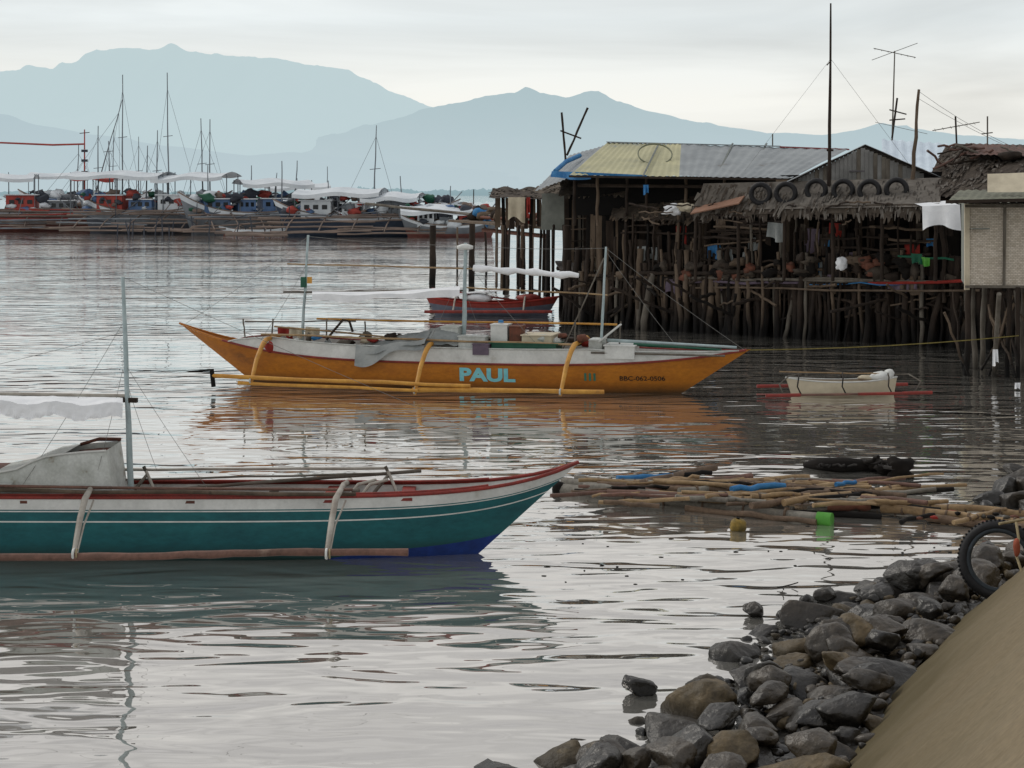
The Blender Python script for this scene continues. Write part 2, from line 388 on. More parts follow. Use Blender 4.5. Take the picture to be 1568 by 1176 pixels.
g.obj("seawall")
g = G(); vs = []
for i in range(n):
    a = wall_pt(i,2.6,2.17); vs += [a, V((a.x+90, a.y, a.z-.02))]
g.add(vs, [(i*2,(i+1)*2,(i+1)*2+1,i*2+1) for i in range(n-1)], earth, True); g.obj("ground")
g = G(); vs = []; offs = (.05,-.6,-1.2,-1.8,-2.4,-3.2,-5)
for i in range(n):
    for o in offs:
        p = tp[i]+NR[i]*o; z = .18+.17*o+.05*noise.noise(V((p.x*3,p.y*3,0))); 
        if p.y > 16: z -= min(.6,(p.y-16)*.15)
        vs.append(V((p.x,p.y,z)))
k = len(offs)
g.add(vs, [(i*k+j,i*k+j+1,(i+1)*k+j+1,(i+1)*k+j) for i in range(n-1) for j in range(k-1)], rockB, True)
g.obj("shore_bed")

# ------------------------------------------------------------ rocks
def make_proto(q, lev):
    base = ICO(lev); rr = random.Random(100+q); planes = []
    for _ in range(11):
        nn = V((rr.gauss(0,1),rr.gauss(0,1),rr.gauss(0,1))).normalized(); planes.append((nn, rr.uniform(.50,.85)))
    sd_ = V((q*7.1,q*3.3,0)); vs = []
    for p in base[0]:
        p = p*(1+.22*noise.noise(p*1.1+sd_))
        for nn, hh in planes:
            e = p.dot(nn)-hh
            if e > 0: p = p-nn*e*.86
        p = p*(1+.07*noise.noise(p*4+sd_)+.035*noise.noise(p*10+sd_)); vs.append(p)
    return vs
protos = {4:[make_proto(q,4) for q in range(16)], 2:[make_proto(q,2) for q in range(10)]}
rocks = G()
def rock(c, r, m, flat=.68):
    lev = 4 if r > .1 else 2
    vs = R.choice(protos[lev]); rot = Matrix.Rotation(R.uniform(0,6.28),3,'Z')@Matrix.Rotation(R.uniform(-.5,.5),3,'X')
    sx, sy, sz = r*R.uniform(.9,1.4), r*R.uniform(.75,1.15), r*flat*R.uniform(.7,1.25)
    rocks.add([V(c)+rot@V((p.x*sx,p.y*sy,p.z*sz)) for p in vs], ICO(lev)[1], m, True)
def toe_at(y):
    for i in range(n-1):
        if tp[i].y <= y <= tp[i+1].y: return i
    return 0
def width(y):
    pts = ((0,3.0),(9,2.65),(11.5,2.3),(12.2,1.75),(13.2,1.45),(14.2,1.7),(15.2,1.3),(16,1.45),(16.9,.9),(17.5,.35),(18,.05),(99,.05))
    for a, b in zip(pts, pts[1:]):
        if a[0] <= y <= b[0]: return a[1]+(b[1]-a[1])*(y-a[0])/(b[0]-a[0])
    return .05
def rmat(): 
    x = R.random(); return rockA if x < .5 else rockB if x < .82 else rockC
placed = []
for layer, (cnt, r0, r1) in enumerate(((240,.19,.34),(320,.10,.19),(1500,.03,.08))):
    for _ in range(cnt):
        y = R.uniform(7.5,18); i = toe_at(y); wd = width(y); o = R.uniform(-.1, wd)
        if layer == 0: o = R.uniform(.08, wd)
        if layer == 1 and R.random() < .12: o = wd+R.uniform(0,.45)
        r = R.uniform(r0,r1)
        if y > 15: r *= .78
        p = tp[i]-NR[i]*o; x, yy = p.x, p.y
        if layer < 2:
            if any((x-a)**2+(yy-b)**2 < ((r+c)*.76)**2 for a,b,c in placed): continue
            placed.append((x,yy,r))
        zb = .16-.16*max(o,0) + (.0 if layer<2 else R.uniform(0,.1))
        rock((x,yy,zb+r*.2), r, rmat())
for _ in range(40):
    y = R.uniform(9,16.5); i = toe_at(y); o = R.uniform(.05, width(y)*.6); p = tp[i]-NR[i]*o; r = R.uniform(.13,.24)
    rock((p.x,p.y,.34-.12*o), r, rmat())
for u, v, r in ((1152,935,.11),(1196,942,.07),(1212,930,.06),(975,1052,.16),(1235,925,.12),(1262,912,.13),(1540,750,.2),(1555,770,.24),(1520,765,.18),(1565,735,.26),(1555,720,.18),(1580,750,.3),(1590,780,.26),(1600,730,.3),(1510,775,.1),(1535,785,.08)):
    p = on(u,v,.05); rock((p.x,p.y,.06), r, rockB if R.random()<.6 else rockA)
rocks.obj("shore_rocks")

# ------------------------------------------------------------ hull loft
class Hull:
    def __init__(s, xs, xk, zs, zk, hb, ex=3.5):
        s.xs, s.xk, s.zs, s.zk, s.hb, s.ex = xs, xk, zs, zk, hb, ex
    def P(s, q, t, side):   # q in -1..1
        a = (q+1)/2
        x = (s.xk[0]+(s.xk[1]-s.xk[0])*a)*(1-t) + (s.xs[0]+(s.xs[1]-s.xs[0])*a)*t
        zk = s.zk(q); z = zk+(s.zs(q)-zk)*t
        return V((x, side*(s.hb(q)*(1-(1-t)**s.ex)+.004), z))
    def build(s, g, bands, nu=72):
        for (t0,t1,mt) in bands:
            f0 = t0 if callable(t0) else (lambda q,a=t0: a); f1 = t1 if callable(t1) else (lambda q,a=t1: a)
            k = max(1,int((f1(0)-f0(0))*18))
            for side in (-1,1):
                def fn(x,y):
                    q = -1+2*x; return s.P(q, f0(q)+(f1(q)-f0(q))*y, side)
                g.sheet(fn, nu, k, mt)
    def rail(s, g, r, m, off=0, q0=-1, q1=1, dz=0, nn=40):
        for side in (-1,1):
            pts = [s.P(q0+(q1-q0)*i/nn, 1, side)+V((0,side*off,dz)) for i in range(nn+1)]
            g.tube(pts, r, m, 6)
    def deck(s, g, m, t=.8, q0=-.93, q1=.93):
        g.sheet(lambda x,y: s.P(q0+(q1-q0)*x, t, -1).lerp(s.P(q0+(q1-q0)*x, t, 1), y), 40, 2, m)
    def inv(s, x, z, side):
        q = 0; t = .5
        for _ in range(30):
            t = (z-s.zk(q))/(s.zs(q)-s.zk(q))
            x0 = s.xk[0]*(1-t)+s.xs[0]*t; x1 = s.xk[1]*(1-t)+s.xs[1]*t
            q = max(-1,min(1,2*(x-x0)/(x1-x0)-1))
        return s.P(q,t,side)
class Frame:
    def __init__(s, c, th): s.c=c; s.th=th; s.e=(math.cos(th),math.sin(th)); s.n=(-math.sin(th),math.cos(th))
    def lp(s, u, v, ly):
        k = (u-784)/F
        lx = (k*(s.c[1]+ly*s.n[1])-s.c[0]-ly*s.n[0])/(s.e[0]-k*s.e[1])
        d = s.c[1]+lx*s.e[1]+ly*s.n[1]
        return V((lx, ly, H+(295-v)*d/F))
def text_on(hull, body, x0, z0, h, width, m, parent, side=-1, off=.012):
    cu = bpy.data.curves.new("lettering","FONT"); cu.body = body; cu.offset = .045 if h > .15 else .01
    ob = bpy.data.objects.new("tmp", cu); scene.collection.objects.link(ob)
    bpy.context.view_layer.update(); dg = bpy.context.evaluated_depsgraph_get()
    me = bpy.data.meshes.new_from_object(ob.evaluated_get(dg)); bpy.data.objects.remove(ob)
    xs = [v.co.x for v in me.vertices]; ys = [v.co.y for v in me.vertices]
    for v in me.vertices:
        x = x0+(v.co.x-min(xs))/(max(xs)-min(xs))*width; z = z0+(v.co.y-min(ys))/(max(ys)-min(ys))*h
        v.co = hull.inv(x,z,side)+V((0,side*off,0))
    me.materials.clear(); me.materials.append(m)
    o = bpy.data.objects.new("lettering", me); scene.collection.objects.link(o); o.parent = parent
def sstep(x): x = max(0,min(1,x)); return x*x*(3-2*x)

# ------------------------------------------------------------ teal outrigger boat
fr = Frame((-4.15,18.35),0.0)
e = empty("outrigger_boat", (-4.15,18.35,0))
P = fr.lp
h = Hull((-4.85,4.87),(-3.9,3.5), lambda q: .68+.30*abs(q)**7, lambda q: -.32+.06*abs(q)**3, lambda q: .46*(1-abs(q)**3.2)+.006)
bl_ = lambda q: .14+.25*sstep((q-.25)/.5)
g = G(); h.build(g, ((0,bl_,blue),(bl_,.745,teal),(.745,.76,white),(.76,.855,teal),(.855,.868,white),(.868,.88,teal),(.88,1.0,white)))
h.deck(g, brown, .84); g.obj("hull", e)
g = G(); h.rail(g, .02, red, 0, dz=.01); h.rail(g, .016, red, -.03, -.8,.8, dz=.03); g.obj("gunwale", e)
g = G()
for q in (-.6,-.2,.15,.45,.62):
    a = h.P(q,1,-1); b = h.P(q,1,1); g.plank(a-V((0,0,.04)), b-V((0,0,.04)), .14, .03, red if q>.3 else brown)
g.plank(P(570,762,-.05), P(650,768,-.05), .3, .03, red)
g.plank(P(330,764,0), P(420,764,0), .35, .02, red)
g.obj("thwarts", e)
g = G()
fl = [P(-260,856,-1.75),P(0,853,-1.75),P(250,851,-1.75),P(430,845,-1.75),P(625,845,-1.75)]
pts = [];
for a,b in zip(fl,fl[1:]): pts += [a.lerp(b,i/5) for i in range(5)]
pts.append(fl[-1]); pts = [p+V((0,R.uniform(-.01,.01),R.uniform(-.006,.006))) for p in pts]
g.tube(pts, [.034+.005*(i%4==0)+.006*(1-i/len(pts)) for i in range(len(pts))], bamboo_rd, 9)
g.pole(P(-260,800,1.9), P(560,770,1.9), .045, bamboo_rd, wob=.01)
g.obj("outrigger_floats", e)
g = G()
for u0, u1, u2 in ((138,130,113),(522,514,500)):
    a = P(u0,757,-.46); c = P(u2,848,-1.75); b = P(u1,764,-1.05)
    g.tube([P(u0+16,738,1.95)+V((0,0,-.35)), P(u0+14,735,1.5), P(u0+12,738,.6), P(u0+4,742,0), a+V((0,0,.05)), b, b.lerp(c,.35)+V((0,-.04,0)), b.lerp(c,.7)+V((0,-.02,0)), c], [.03,.032,.032,.03,.03,.034,.032,.028,.022], bamboo_wt, 8)
    g.torus(c, (1,0,0), .048, .012, white, 12, 6); g.torus(c+V((.03,0,0)), (1,.1,0), .046, .008, rope, 12, 5)
    g.tube([a+V((.06,-.1,-.05)), b.lerp(c,.5)+V((.035,.03,0)), c+V((.03,0,0))], .011, bamboo_wt, 6)
g.obj("outrigger_arms", e)
g = G()
g.pole(P(172,719,.35), P(590,717,.35), .016, bamboo_wt, wob=.008)
g.pole(P(205,754,.1), P(645,721,.6), .02, wood_gr, wob=.008)
g.pole(P(-250,748,-.5), P(545,757,-.5), .022, wood_md, wob=.01)
g.pole(P(-250,742,-.44), P(540,750,-.44), .016, bamboo_rd, wob=.01)
g.pole(P(176,735,.3), P(580,725,.3), .012, wood_gr, wob=.006)
for u in (222,592):
    g.tube([P(u-20,755,.1),P(u-6,738,.15),P(u+4,726,.3),P(u-2,714,.3)], .02, wood_gr, 7)
    g.tube([P(u+16,756,.1),P(u+10,740,.2),P(u+2,722,.3)], .018, bamboo_wt, 7)
for u in (530,548): g.tube([P(u,765,-.2),P(u+18,742,-.1),P(u+45,735,.2)], .018, bamboo_wt, 7)
for u in (240,545,300,420): g.blob(P(u,752,-.3),(.05,.04,.03),R.choice([bamboo_rd,rope,wood_gr]),2,.5)
g.obj("rails", e)
g = G()   # engine box / cuddy with curved top
zt = P(160,689,-.3).z; zb = .6; x0 = P(-60,0,0).x; x1 = P(28,0,-.3).x; x2 = P(100,0,-.3).x; x3 = P(164,0,-.3).x; x4 = P(176,0,-.3).x
prof2 = [(P(-20,726,-.3).x,P(0,726,-.3).z),(x1,P(0,717,-.3).z),(P(50,0,-.3).x,P(0,706,-.3).z),(P(72,0,-.3).x,P(0,698,-.3).z),(x2,P(0,694,-.3).z),(P(130,0,-.3).x,P(0,691,-.3).z),(x3,zt)]
for side in (-.34,.34):
    vs = [V((a,side,b)) for a,b in prof2]+[V((x4,side,zb)),V((prof2[0][0],side,zb))]
    g.add(vs, [tuple(range(len(vs)))], white_w)
top = [V((a,0,b)) for a,b in prof2]
for a, b in zip(top[:4], top[1:5]):
    g.add([a+V((0,-.36,.004)),b+V((0,-.36,.004)),b+V((0,.36,.004)),a+V((0,.36,.004))], [(0,1,2,3)], white_w)
for a, b in zip(top[4:], top[5:]):
    g.add([a+V((0,-.33,-.06)),b+V((0,-.33,-.06)),b+V((0,.33,-.06)),a+V((0,.33,-.06))], [(0,1,2,3)], brown)
g.tube([top[4]+V((0,.34,0)),top[5]+V((0,.34,.04)),top[6]+V((0,.34,.02))], .02, brown, 6)
g.tube([a+V((0,-.35,.0)) for a in top], .012, white, 6)
g.add([V((x3,-.34,zt)),V((x4,-.34,zb)),V((x4,.34,zb)),V((x3,.34,zt))], [(0,1,2,3)], white_w)
g.box((x1+.1,-.352,.76),(.5,.015,.05), cream)
g.plank(P(-250,735,-.38),P(20,742,-.38),.03,.12,white_w,(0,1,0)); g.box((P(-100,735,0).x,0,.8),(1.5,.7,.25),brown)
g.obj("engine_box", e)
g = G()
mt = P(188,424,0); mb = P(201,760,0); g.pole(mb, mt, .036, mast_w, .02, wob=.004, seg=9)
g.plank(P(184,612,.02), P(210,613,-.02), .05,.05, wood_dk)
m2_ = P(-240,430,0); g.pole(P(-235,760,0), m2_, .04, mast_w, .022)
g.pole(P(-240,600,0), P(195,606,0), .018, bamboo_wt)
g.obj("masts", e)
g = G()
def can(x,y):
    p = P(-235+x*423, 601+x*8, -.55+1.1*y); s_ = abs(y-.5)*2
    return p + V((0,0,-.07*s_**2 - .02*math.sin(x*31+y*2)*s_ + .012*noise.noise(V((x*30,y*6,0)))))
g.sheet(can, 90, 8, tarp_w)
def can_f(x,y):
    dp = .15+.05*noise.noise(V((x*14,0,0)))+.025*noise.noise(V((x*40,0,3)))
    return can(x,0)+V((0,-.02*noise.noise(V((x*60,y*2,0)))*y*2-.02*y,-y*dp))
g.sheet(can_f, 160, 5, tarp_w)
g.obj("canopy", e)
g = G()
bow = h.P(1,1,-1)
for a, b in ((mt,bow+V((-.3,0,0))),(mt+V((0,0,-.9)), P(330,765,-.3)),(mt+V((0,0,-.5)),P(30,750,-.4)),(mt+V((0,0,-.6)),P(-200,600,0)),(mt+V((0,0,-1.0)),P(240,720,.3)),(mt+V((0,0,-1.0)),P(150,720,-.4))):
    g.pole(a,b,.0025,wire,seg=4,sag=.03)
g.obj("rigging", e)

# ------------------------------------------------------------ ochre outrigger boat "PAUL"
th = -math.atan2(2.1,8.8); fr = Frame((-1.0,34.0),th); P = fr.lp
e = empty("outrigger_boat", (-1.0,34.0,0), th)
h = Hull((-6.1,5.75),(-4.1,4.0), lambda q: .54+(.64 if q<0 else .35)*abs(q)**3.4, lambda q: -.32+.05*q*q, lambda q: .56*(1-abs(q)**2.6)+.006, 3.2)
g = G(); h.build(g, ((0,1,yellow),), 80); h.deck(g, brown, .93, -.85,.9)
g.obj("hull", e)
g = G()
def wash(q):   # height of white washstrake
    return .30*max(0,min(1,(q+.80)/.18))**.7*max(0,min(1,(.97-q)/.5))**.8
for side in (-1,1):
    g.sheet(lambda x,y: h.P(-.80+1.77*x,1,side)+V((0,side*.012,wash(-.80+1.77*x)*y)), 70, 3, white)
    g.tube([h.P(-.80+1.77*i/50,1,side)+V((0,side*.02,wash(-.80+1.77*i/50))) for i in range(51)], .016, red if side>0 else white_w, 6)
g.obj("washstrake", e)
g = G(); h.rail(g, .022, red, .018, -.82,.985); h.rail(g, .02, yellow, 0, -1,-.8)
g.obj("gunwale", e)
text_on(h, "PAUL", P(705,0,-.5).x, .19, .27, P(790,0,-.5).x-P(705,0,-.5).x, ltblue, e)
text_on(h, "BBC-062-0506", P(948,0,-.45).x, .26, .09, P(1016,0,-.45).x-P(948,0,-.45).x, black, e)
text_on(h, "III", P(895,0,-.45).x, .25, .15, .22, M("teal_lettering", C(60,120,100)), e)
g = G()
for (u0,v0,u1,v1,r) in ((325,575,720,591,.042),(632,597,925,600,.05),(365,586,640,598,.036)):
    g.pole(P(u0,v0,-1.9), P(u1,v1,-1.9 if v0!=586 else -2.0), r, yel_pole, r*.85, wob=.012, seg=9)
g.pole(P(324,565,-1.9), P(327,592,-1.9), .045, wood_dk)
g.pole(P(250,572,1.6), P(325,566,1.6), .02, wood_dk, wob=.01); g.pole((-5.6,1.9,.25),(3.2,1.9,.22),.05,yel_pole,wob=.01)
g.obj("outrigger_floats", e)
g = G()
for u0,v0,u1,v1 in ((408,522,384,583),(658,530,635,598),(880,530,858,600)):
    a = P(u0,v0,-.62); c = P(u1,v1,-1.9)
    b = a.lerp(c,.34)+V((0,0,.13))
    g.tube([V((a.x,2.0,.25)), V((a.x,1.5,.7)), V((a.x,.6,1.0)), a+V((0,.5,.04)), a+V((0,0,.03)), a.lerp(b,.6)+V((0,0,.03)), b, b.lerp(c,.4)+V((0,-.03,.03)), c-V((0,0,.06))], [.04,.045,.045,.045,.05,.052,.05,.046,.036], yel_pole, 8)
    g.torus(c,(1,0,0),.055,.016,white_w,10,5)
g.obj("outrigger_arms", e)
g = G()
for ut,vt,ub,vb,r in ((472,360,462,530,.036),(713,372,710,540,.05),(928,378,920,535,.03)):
    g.pole(P(ub,vb,0), P(ut,vt,0), r, mast_w, r*.7, wob=.006, seg=8)
p = P(712,378,0); g.tube([p+V((0,0,.06)),p+V((0,0,.02)),p-V((0,0,.04)),p-V((0,0,.06))],[.05,.17,.17,.06], white, 12)
g.pole(P(434,447,0),P(712,445,0),.02,wood_gr,wob=.01); g.pole(P(440,404,0),P(735,412,0),.016,bamboo,wob=.01)
g.pole(P(710,440,.1),P(930,452,.1),.016,bamboo,wob=.01)
g.plank(P(465,424,-.05),P(465,440,-.05),.10,.10,greenp); g.plank(P(474,424,-.08),P(474,434,-.08),.10,.02,yel_pole)
g.obj("masts", e)
g = G()
def can2(x,y):
    p = P(478+x*226, 446-x*8, -.5+1.0*y); s_ = abs(y-.5)*2
    return p + V((0,0,-.06*s_*s_+.015*math.sin(x*17)*s_-.05*math.sin(x*math.pi)))
g.sheet(can2, 40, 6, tarp_w); g.sheet(lambda x,y: can2(x,0)+V((0,-.004-.01*y*math.sin(x*40),-y*.11*(1+.3*math.sin(x*9)))), 60, 2, tarp_w)
a = P(725,411,-.1); b = P(886,422,-.1)
g.tube([a.lerp(b,i/12)+V((0,0,R.uniform(-.02,.02))) for i in range(13)], [.06+.018*math.sin(i*2) for i in range(13)], tarp_w, 8)
g.obj("canopy", e)
g = G()
g.pole(P(485,488,.1),P(945,497,.1),.02,yel_pole,wob=.012); g.pole(P(375,492,.3),P(545,492,.3),.014,wood_gr,wob=.01)
g.pole(P(400,512,-.5),P(880,528,-.5),.022,bamboo,wob=.012); g.pole(P(420,500,-.2),P(640,520,-.2),.018,bamboo,wob=.01)
g.pole(P(930,521,-.2),P(1128,532,-.05),.034,mast_w,.026); g.pole(P(970,527,-.3),P(1105,536,-.1),.03,greenp,.024); g.pole(P(905,540,-.5),P(1110,545,-.35),.02,wood_gr)
for u,v0,v1 in ((376,530,488),(415,525,488),(500,525,488),(560,530,492),(880,540,490),(948,535,492)):
    g.pole(P(u,v0,-.2),P(u+R.uniform(-4,4),v1,-.1),.016,wood_gr,wob=.006)
g.tube([P(500,520,-.3),P(512,505,-.3),P(525,490,-.3),P(535,492,-.3),P(540,508,-.3)],.026,wood_dk,7)
g.pole(P(862,535,-.2),P(925,395,.1),.014,wood_gr); g.plank(P(918,523,-.3),P(950,497,-.3),.25,.03,white)
g.obj("rails", e)
g = G()
def tb(x,y):
    a = P(545,549-abs(x-.1)*6,-.68).lerp(P(650,528,-.68), x); a.y += .5*min(1,y*1.4)*1.0; 
    return a+V((0,0,.03+.22*math.sin(min(1,y)*1.6)+.05*noise.noise(V((x*5,y*4,0)))))
g.sheet(tb, 20, 10, tarp_g)
g.sheet(lambda x,y: P(545+105*x,527+4*math.sin(x*7),-.62)+V((0,-.1*y-.02*math.sin(x*14),-y*(.42-.38*x+.04*math.sin(x*9)))), 24, 5, tarp_g)
def hump(x,y):
    a = P(640+x*75,528,-.5+1.0*y); return a+V((0,0,.36*math.sin(math.pi*x)**.6*math.sin(math.pi*y)**.5+.06*noise.noise(V((x*6,y*6,3)))))
g.sheet(hump, 18, 10, tarp_g)
for (u0,v0,u1,v1,ly,dp,mt_) in ((755,497,780,525,-.1,.4,white),(783,500,801,526,-.1,.35,rust),(805,512,850,530,0,.7,cream),(758,524,856,541,-.2,.6,greenp),(705,515,745,541,-.35,.3,white_w),(726,527,750,543,-.5,.25,purple),(680,500,706,530,0,.5,white_w),(905,520,925,545,-.1,.5,white_w),(930,528,975,548,-.2,.6,white)):
    a = P(u0,v0,ly); b = P(u1,v1,ly); g.box(((a.x+b.x)/2, ly, (a.z+b.z)/2), (b.x-a.x, dp, a.z-b.z), mt_)
    g.box(((a.x+b.x)/2, ly, a.z+.012), ((b.x-a.x)*1.08, dp*1.08, .02), mt_)
a = P(767,494,-.1); g.tube([a,a+V((0,0,.05))],[.06,.05],tarp_b,8)
for _ in range(44):
    u = R.uniform(420,900); g.blob(P(u,R.uniform(513,530),R.uniform(-.4,.3)), (R.uniform(.05,.14),.1,R.uniform(.04,.1)), R.choice([white_w,tarp_g,clothr,wood_gr,brown,cream,tarp_b,rust,wood_dk,wood_dk]), 2, .6)
for u in (425,440,468): g.cloth(P(u,500,-.1),P(u+22,502,-.1),.2,R.choice([clothr,tarp_w,cream]))
g.blob(P(413,532,-.66),(.09,.05,.12),clothr,2,.4)
g.obj("cargo", e)
g = G()
for a,b in ((P(472,362,0),P(285,495,0)),(P(472,362,0),P(713,376,0)),(P(713,376,0),P(928,380,0)),(P(928,380,0),P(1140,536,0)),(P(472,400,0),P(400,520,-.5)),(P(713,400,0),P(655,528,-.5)),(P(713,400,0),P(820,525,-.4)),(P(928,385,0),P(1040,535,0)),(P(712,442,0),P(740,520,-.3))):
    g.pole(a,b,.004,wire,seg=4,sag=.04)
g.obj("rigging", e)

# ------------------------------------------------------------ small white outrigger canoe
c0 = W(1290,600,32.6); c0.z = 0
e = empty("outrigger_canoe", c0, math.radians(3))
h = Hull((-1.1,1.06),(-.95,.98), lambda q: .29+.07*abs(q)**2, lambda q:-.1, lambda q:.24*(1-abs(q)**3)+.01, 3)
g = G(); h.build(g, ((0,1,cream),), 30); h.deck(g, brown, .7, -.8,.8); h.rail(g,.015,white); g.obj("hull", e)
g = G()
g.pole((-.98,-.75,.11),(.95,-.75,.13),.025,bamboo_rd,wob=.008)
g.pole((-1.64,-.75,.1),(-.98,-.75,.11),.034,red); g.pole((.95,-.75,.13),(1.52,-.75,.14),.034,red); g.pole((.1,-.76,.12),(.95,-.76,.13),.03,red)
g.pole((-1.5,.8,.1),(1.5,.8,.12),.035,red)
for x in (-.75,.1,.98):
    g.tube([(x+.15,.8,.12),(x,.55,.35),(x-.1,0,.44),(x-.2,-.45,.4),(x-.28,-.7,.26),(x-.22,-.75,.12)],.014,wood_md,6)
g.tube([(-1.3,-.7,.12),(-1.35,-.6,.3),(-1.1,-.3,.42),(-.8,0,.42)],.014,wood_gr,6); g.tube([(1.2,-.7,.14),(1.35,-.6,.34),(1.2,-.3,.44),(.9,0,.4)],.014,wood_gr,6)
g.pole((-1.2,.1,.46),(.9,-.1,.42),.012,bamboo,wob=.01); g.pole((-.3,.1,.5),(.4,.1,.36),.012,wood_gr)
g.obj("outriggers", e)
g = G(); g.blob((.75,0,.36),(.28,.18,.1),white,2,.5); g.blob((.92,0,.44),(.1,.1,.07),white,2,.4); g.blob((.45,0,.34),(.15,.15,.06),cream,2,.4); g.obj("bundle", e)

# ------------------------------------------------------------ red skiff
c0 = W(752,470,54); c0.z = 0
e = empty("red_skiff", c0, math.radians(-4))
h = Hull((-2.1,2.15),(-1.7,1.7), lambda q: .42+.18*q*q, lambda q:-.15, lambda q:.5*(1-abs(q)**2.6)+.01, 3)
g = G(); h.build(g, ((0,.72,M("slate_blue_paint",C(104,110,124))),(.72,1,red)), 30); h.deck(g, rust, .85,-.9,.9); h.rail(g,.035,clothr); g.obj("hull", e)
g = G(); g.pole((-2.0,-1.1,.18),(2.0,-1.1,.2),.05,red); g.pole((-1.9,1.1,.2),(1.9,1.1,.2),.05,red)
for x in (-1.1,1.1): g.tube([(x,-1.1,.22),(x,-.6,.5),(x,0,.66),(x,.6,.5),(x,1.1,.22)],.03,bamboo_wt,6)
g.pole((-1.9,-.1,.85),(1.0,0,.45),.03,red); g.plank((-1.5,0,.65),(.4,0,.8),.5,.03,tarp_w); g.blob((1.2,0,.55),(.4,.3,.15),red,2,.3); g.blob((-.4,0,.55),(.5,.3,.15),tarp_w,2,.3)
g.obj("outriggers", e)

# ------------------------------------------------------------ bamboo raft
e = empty("log_raft", on(1080,765)); g = Local(e)
logs = [(850,748,1270,795,.085,greylog,.04),(862,738,1170,778,.065,greylog,.06),(945,747,1095,716,.055,brownlog,.12),(985,752,1150,729,.05,bamboo_rd,.14),
(1000,737,1222,747,.045,bamboo,.16),(1040,752,1215,736,.05,greylog,.17),(1120,750,1202,744,.045,tarp_b,.22),(1075,762,1312,741,.05,bamboo,.16),(1150,774,1285,750,.045,brownlog,.18),
(1200,770,1386,744,.045,bamboo,.18),(1236,762,1424,766,.055,greylog,.08),(1182,746,1350,771,.045,bamboo,.14),(1268,775,1332,776,.05,rust,.12),(1350,778,1590,803,.055,bamboo,.08),
(1398,774,1590,786,.045,bamboo,.08),(1420,792,1600,812,.05,brownlog,.06),(1238,748,1388,760,.045,brownlog,.18),(945,732,1030,728,.035,tarp_b,.14),(895,745,1070,765,.05,greylog,.12),
(930,755,1200,768,.045,bamboo_rd,.14),(1095,735,1280,752,.045,brownlog,.17),(1300,770,1440,782,.045,wood_md,.08),(1010,728,1090,724,.035,wood_md,.12),(1210,785,1350,792,.045,wood_md,.02),
(880,735,1010,742,.055,greylog,.1),(1150,760,1240,758,.035,bamboo,.22),(1280,742,1310,738,.03,tarp_b,.22),(1460,800,1540,780,.03,bamboo,.12),(1380,800,1430,788,.03,wood_md,.1),(900,752,1215,782,.06,greylog,.05),(1050,778,1250,800,.04,brownlog,.03),
(915,742,1120,752,.05,brownlog,.15),(1010,757,1190,770,.05,bamboo,.15),(1100,757,1330,765,.045,greylog,.15),(1170,736,1330,744,.04,bamboo,.17)]
for u0,v0,u1,v1,r,mt_,z in logs:
    a_, b_ = on(u0,v0,z), on(u1,v1,z)
    g.pole(a_, b_, r, mt_, r*.85, wob=.02, seg=9)
    if mt_ in (bamboo,greylog,bamboo_rd):
        for k_ in range(1,7):
            p_ = a_.lerp(b_,k_/7); g.tube([p_-(b_-a_).normalized()*.012,p_+(b_-a_).normalized()*.012], r*1.06, brownlog, 9)
for _ in range(44):
    u = R.uniform(900,1390); v = R.uniform(733,772); a = R.uniform(-.3,.35); l = R.uniform(25,110)
    g.pole(on(u-l,v+a*l*.35,R.uniform(.12,.22)), on(u+l,v-a*l*.35,R.uniform(.12,.22)), R.uniform(.014,.032), R.choice([bamboo,brownlog,bamboo_rd,greylog,wood_md,bamboo]), wob=.02, seg=6)
g.tube([on(1252,795,.05),on(1274,797,.05)],.09,brgreen,12)
g.blob(on(856,748,.05),(.1,.08,.1),wood_bk,2,.2)
for _ in range(10): g.blob(on(R.uniform(1400,1560),R.uniform(780,800),.12),(R.uniform(.03,.08),.05,.025),R.choice([wood_gr,rust,wood_md,clothr]),1,.6)
g.obj("logs")
e = empty("buoy", on(1130,812)); g = Local(e); g.blob(on(1130,812)+V((0,0,.05)),(.10,.09,.085),buoym,3,.25); g.tube([on(1130,812)+V((0,0,.12)),on(1130,812)+V((0,0,.15))],.022,wood_dk,6); g.obj("float")
e = empty("sunken_driftwood", on(1310,716)); g = Local(e)
g.tube([on(1232,712,.03),on(1255,710,.08),on(1290,712,.10),on(1330,712,.08),on(1362,714,.07),on(1390,718,.02)],[.04,.09,.11,.08,.09,.03],wood_bk,9)
for u,v in ((1345,703),(1362,708),(1378,712)): g.blob(on(u,v+8,.1),(.18,.12,R.uniform(.08,.16)),wood_bk,3,.9)
g.pole(on(1320,710,.1),on(1345,700,.25),.03,wood_bk,wob=.03); g.pole(on(1350,712,.1),on(1368,716,.35),.025,wood_bk,wob=.03)
for _ in range(14): u=R.uniform(1240,1385); g.pole(on(u,714,.05),on(u+R.uniform(-25,25),712,R.uniform(.1,.24)),.015,wood_bk,wob=.02,seg=5)
g.obj("log")
e = empty("floating_branch", on(1200,905)); g = Local(e)
for a,b in (((1190,900),(1212,895)),((1212,895),(1222,892)),((1198,899),(1200,903))): g.pole(on(*a,.02),on(*b,.05),.006,wood_bk,seg=5)
g.obj("branch")
e = empty("floating_debris", on(1000,860)); g = Local(e)
for _ in range(26):
    u = R.uniform(820,1480); v = R.uniform(800,900); g.blob(on(u,v)+V((0,0,.002)),(R.uniform(.01,.04),.015,.008),R.choice([wood_dk,wood_bk,wood_md]),1,.6)
g.obj("debris")
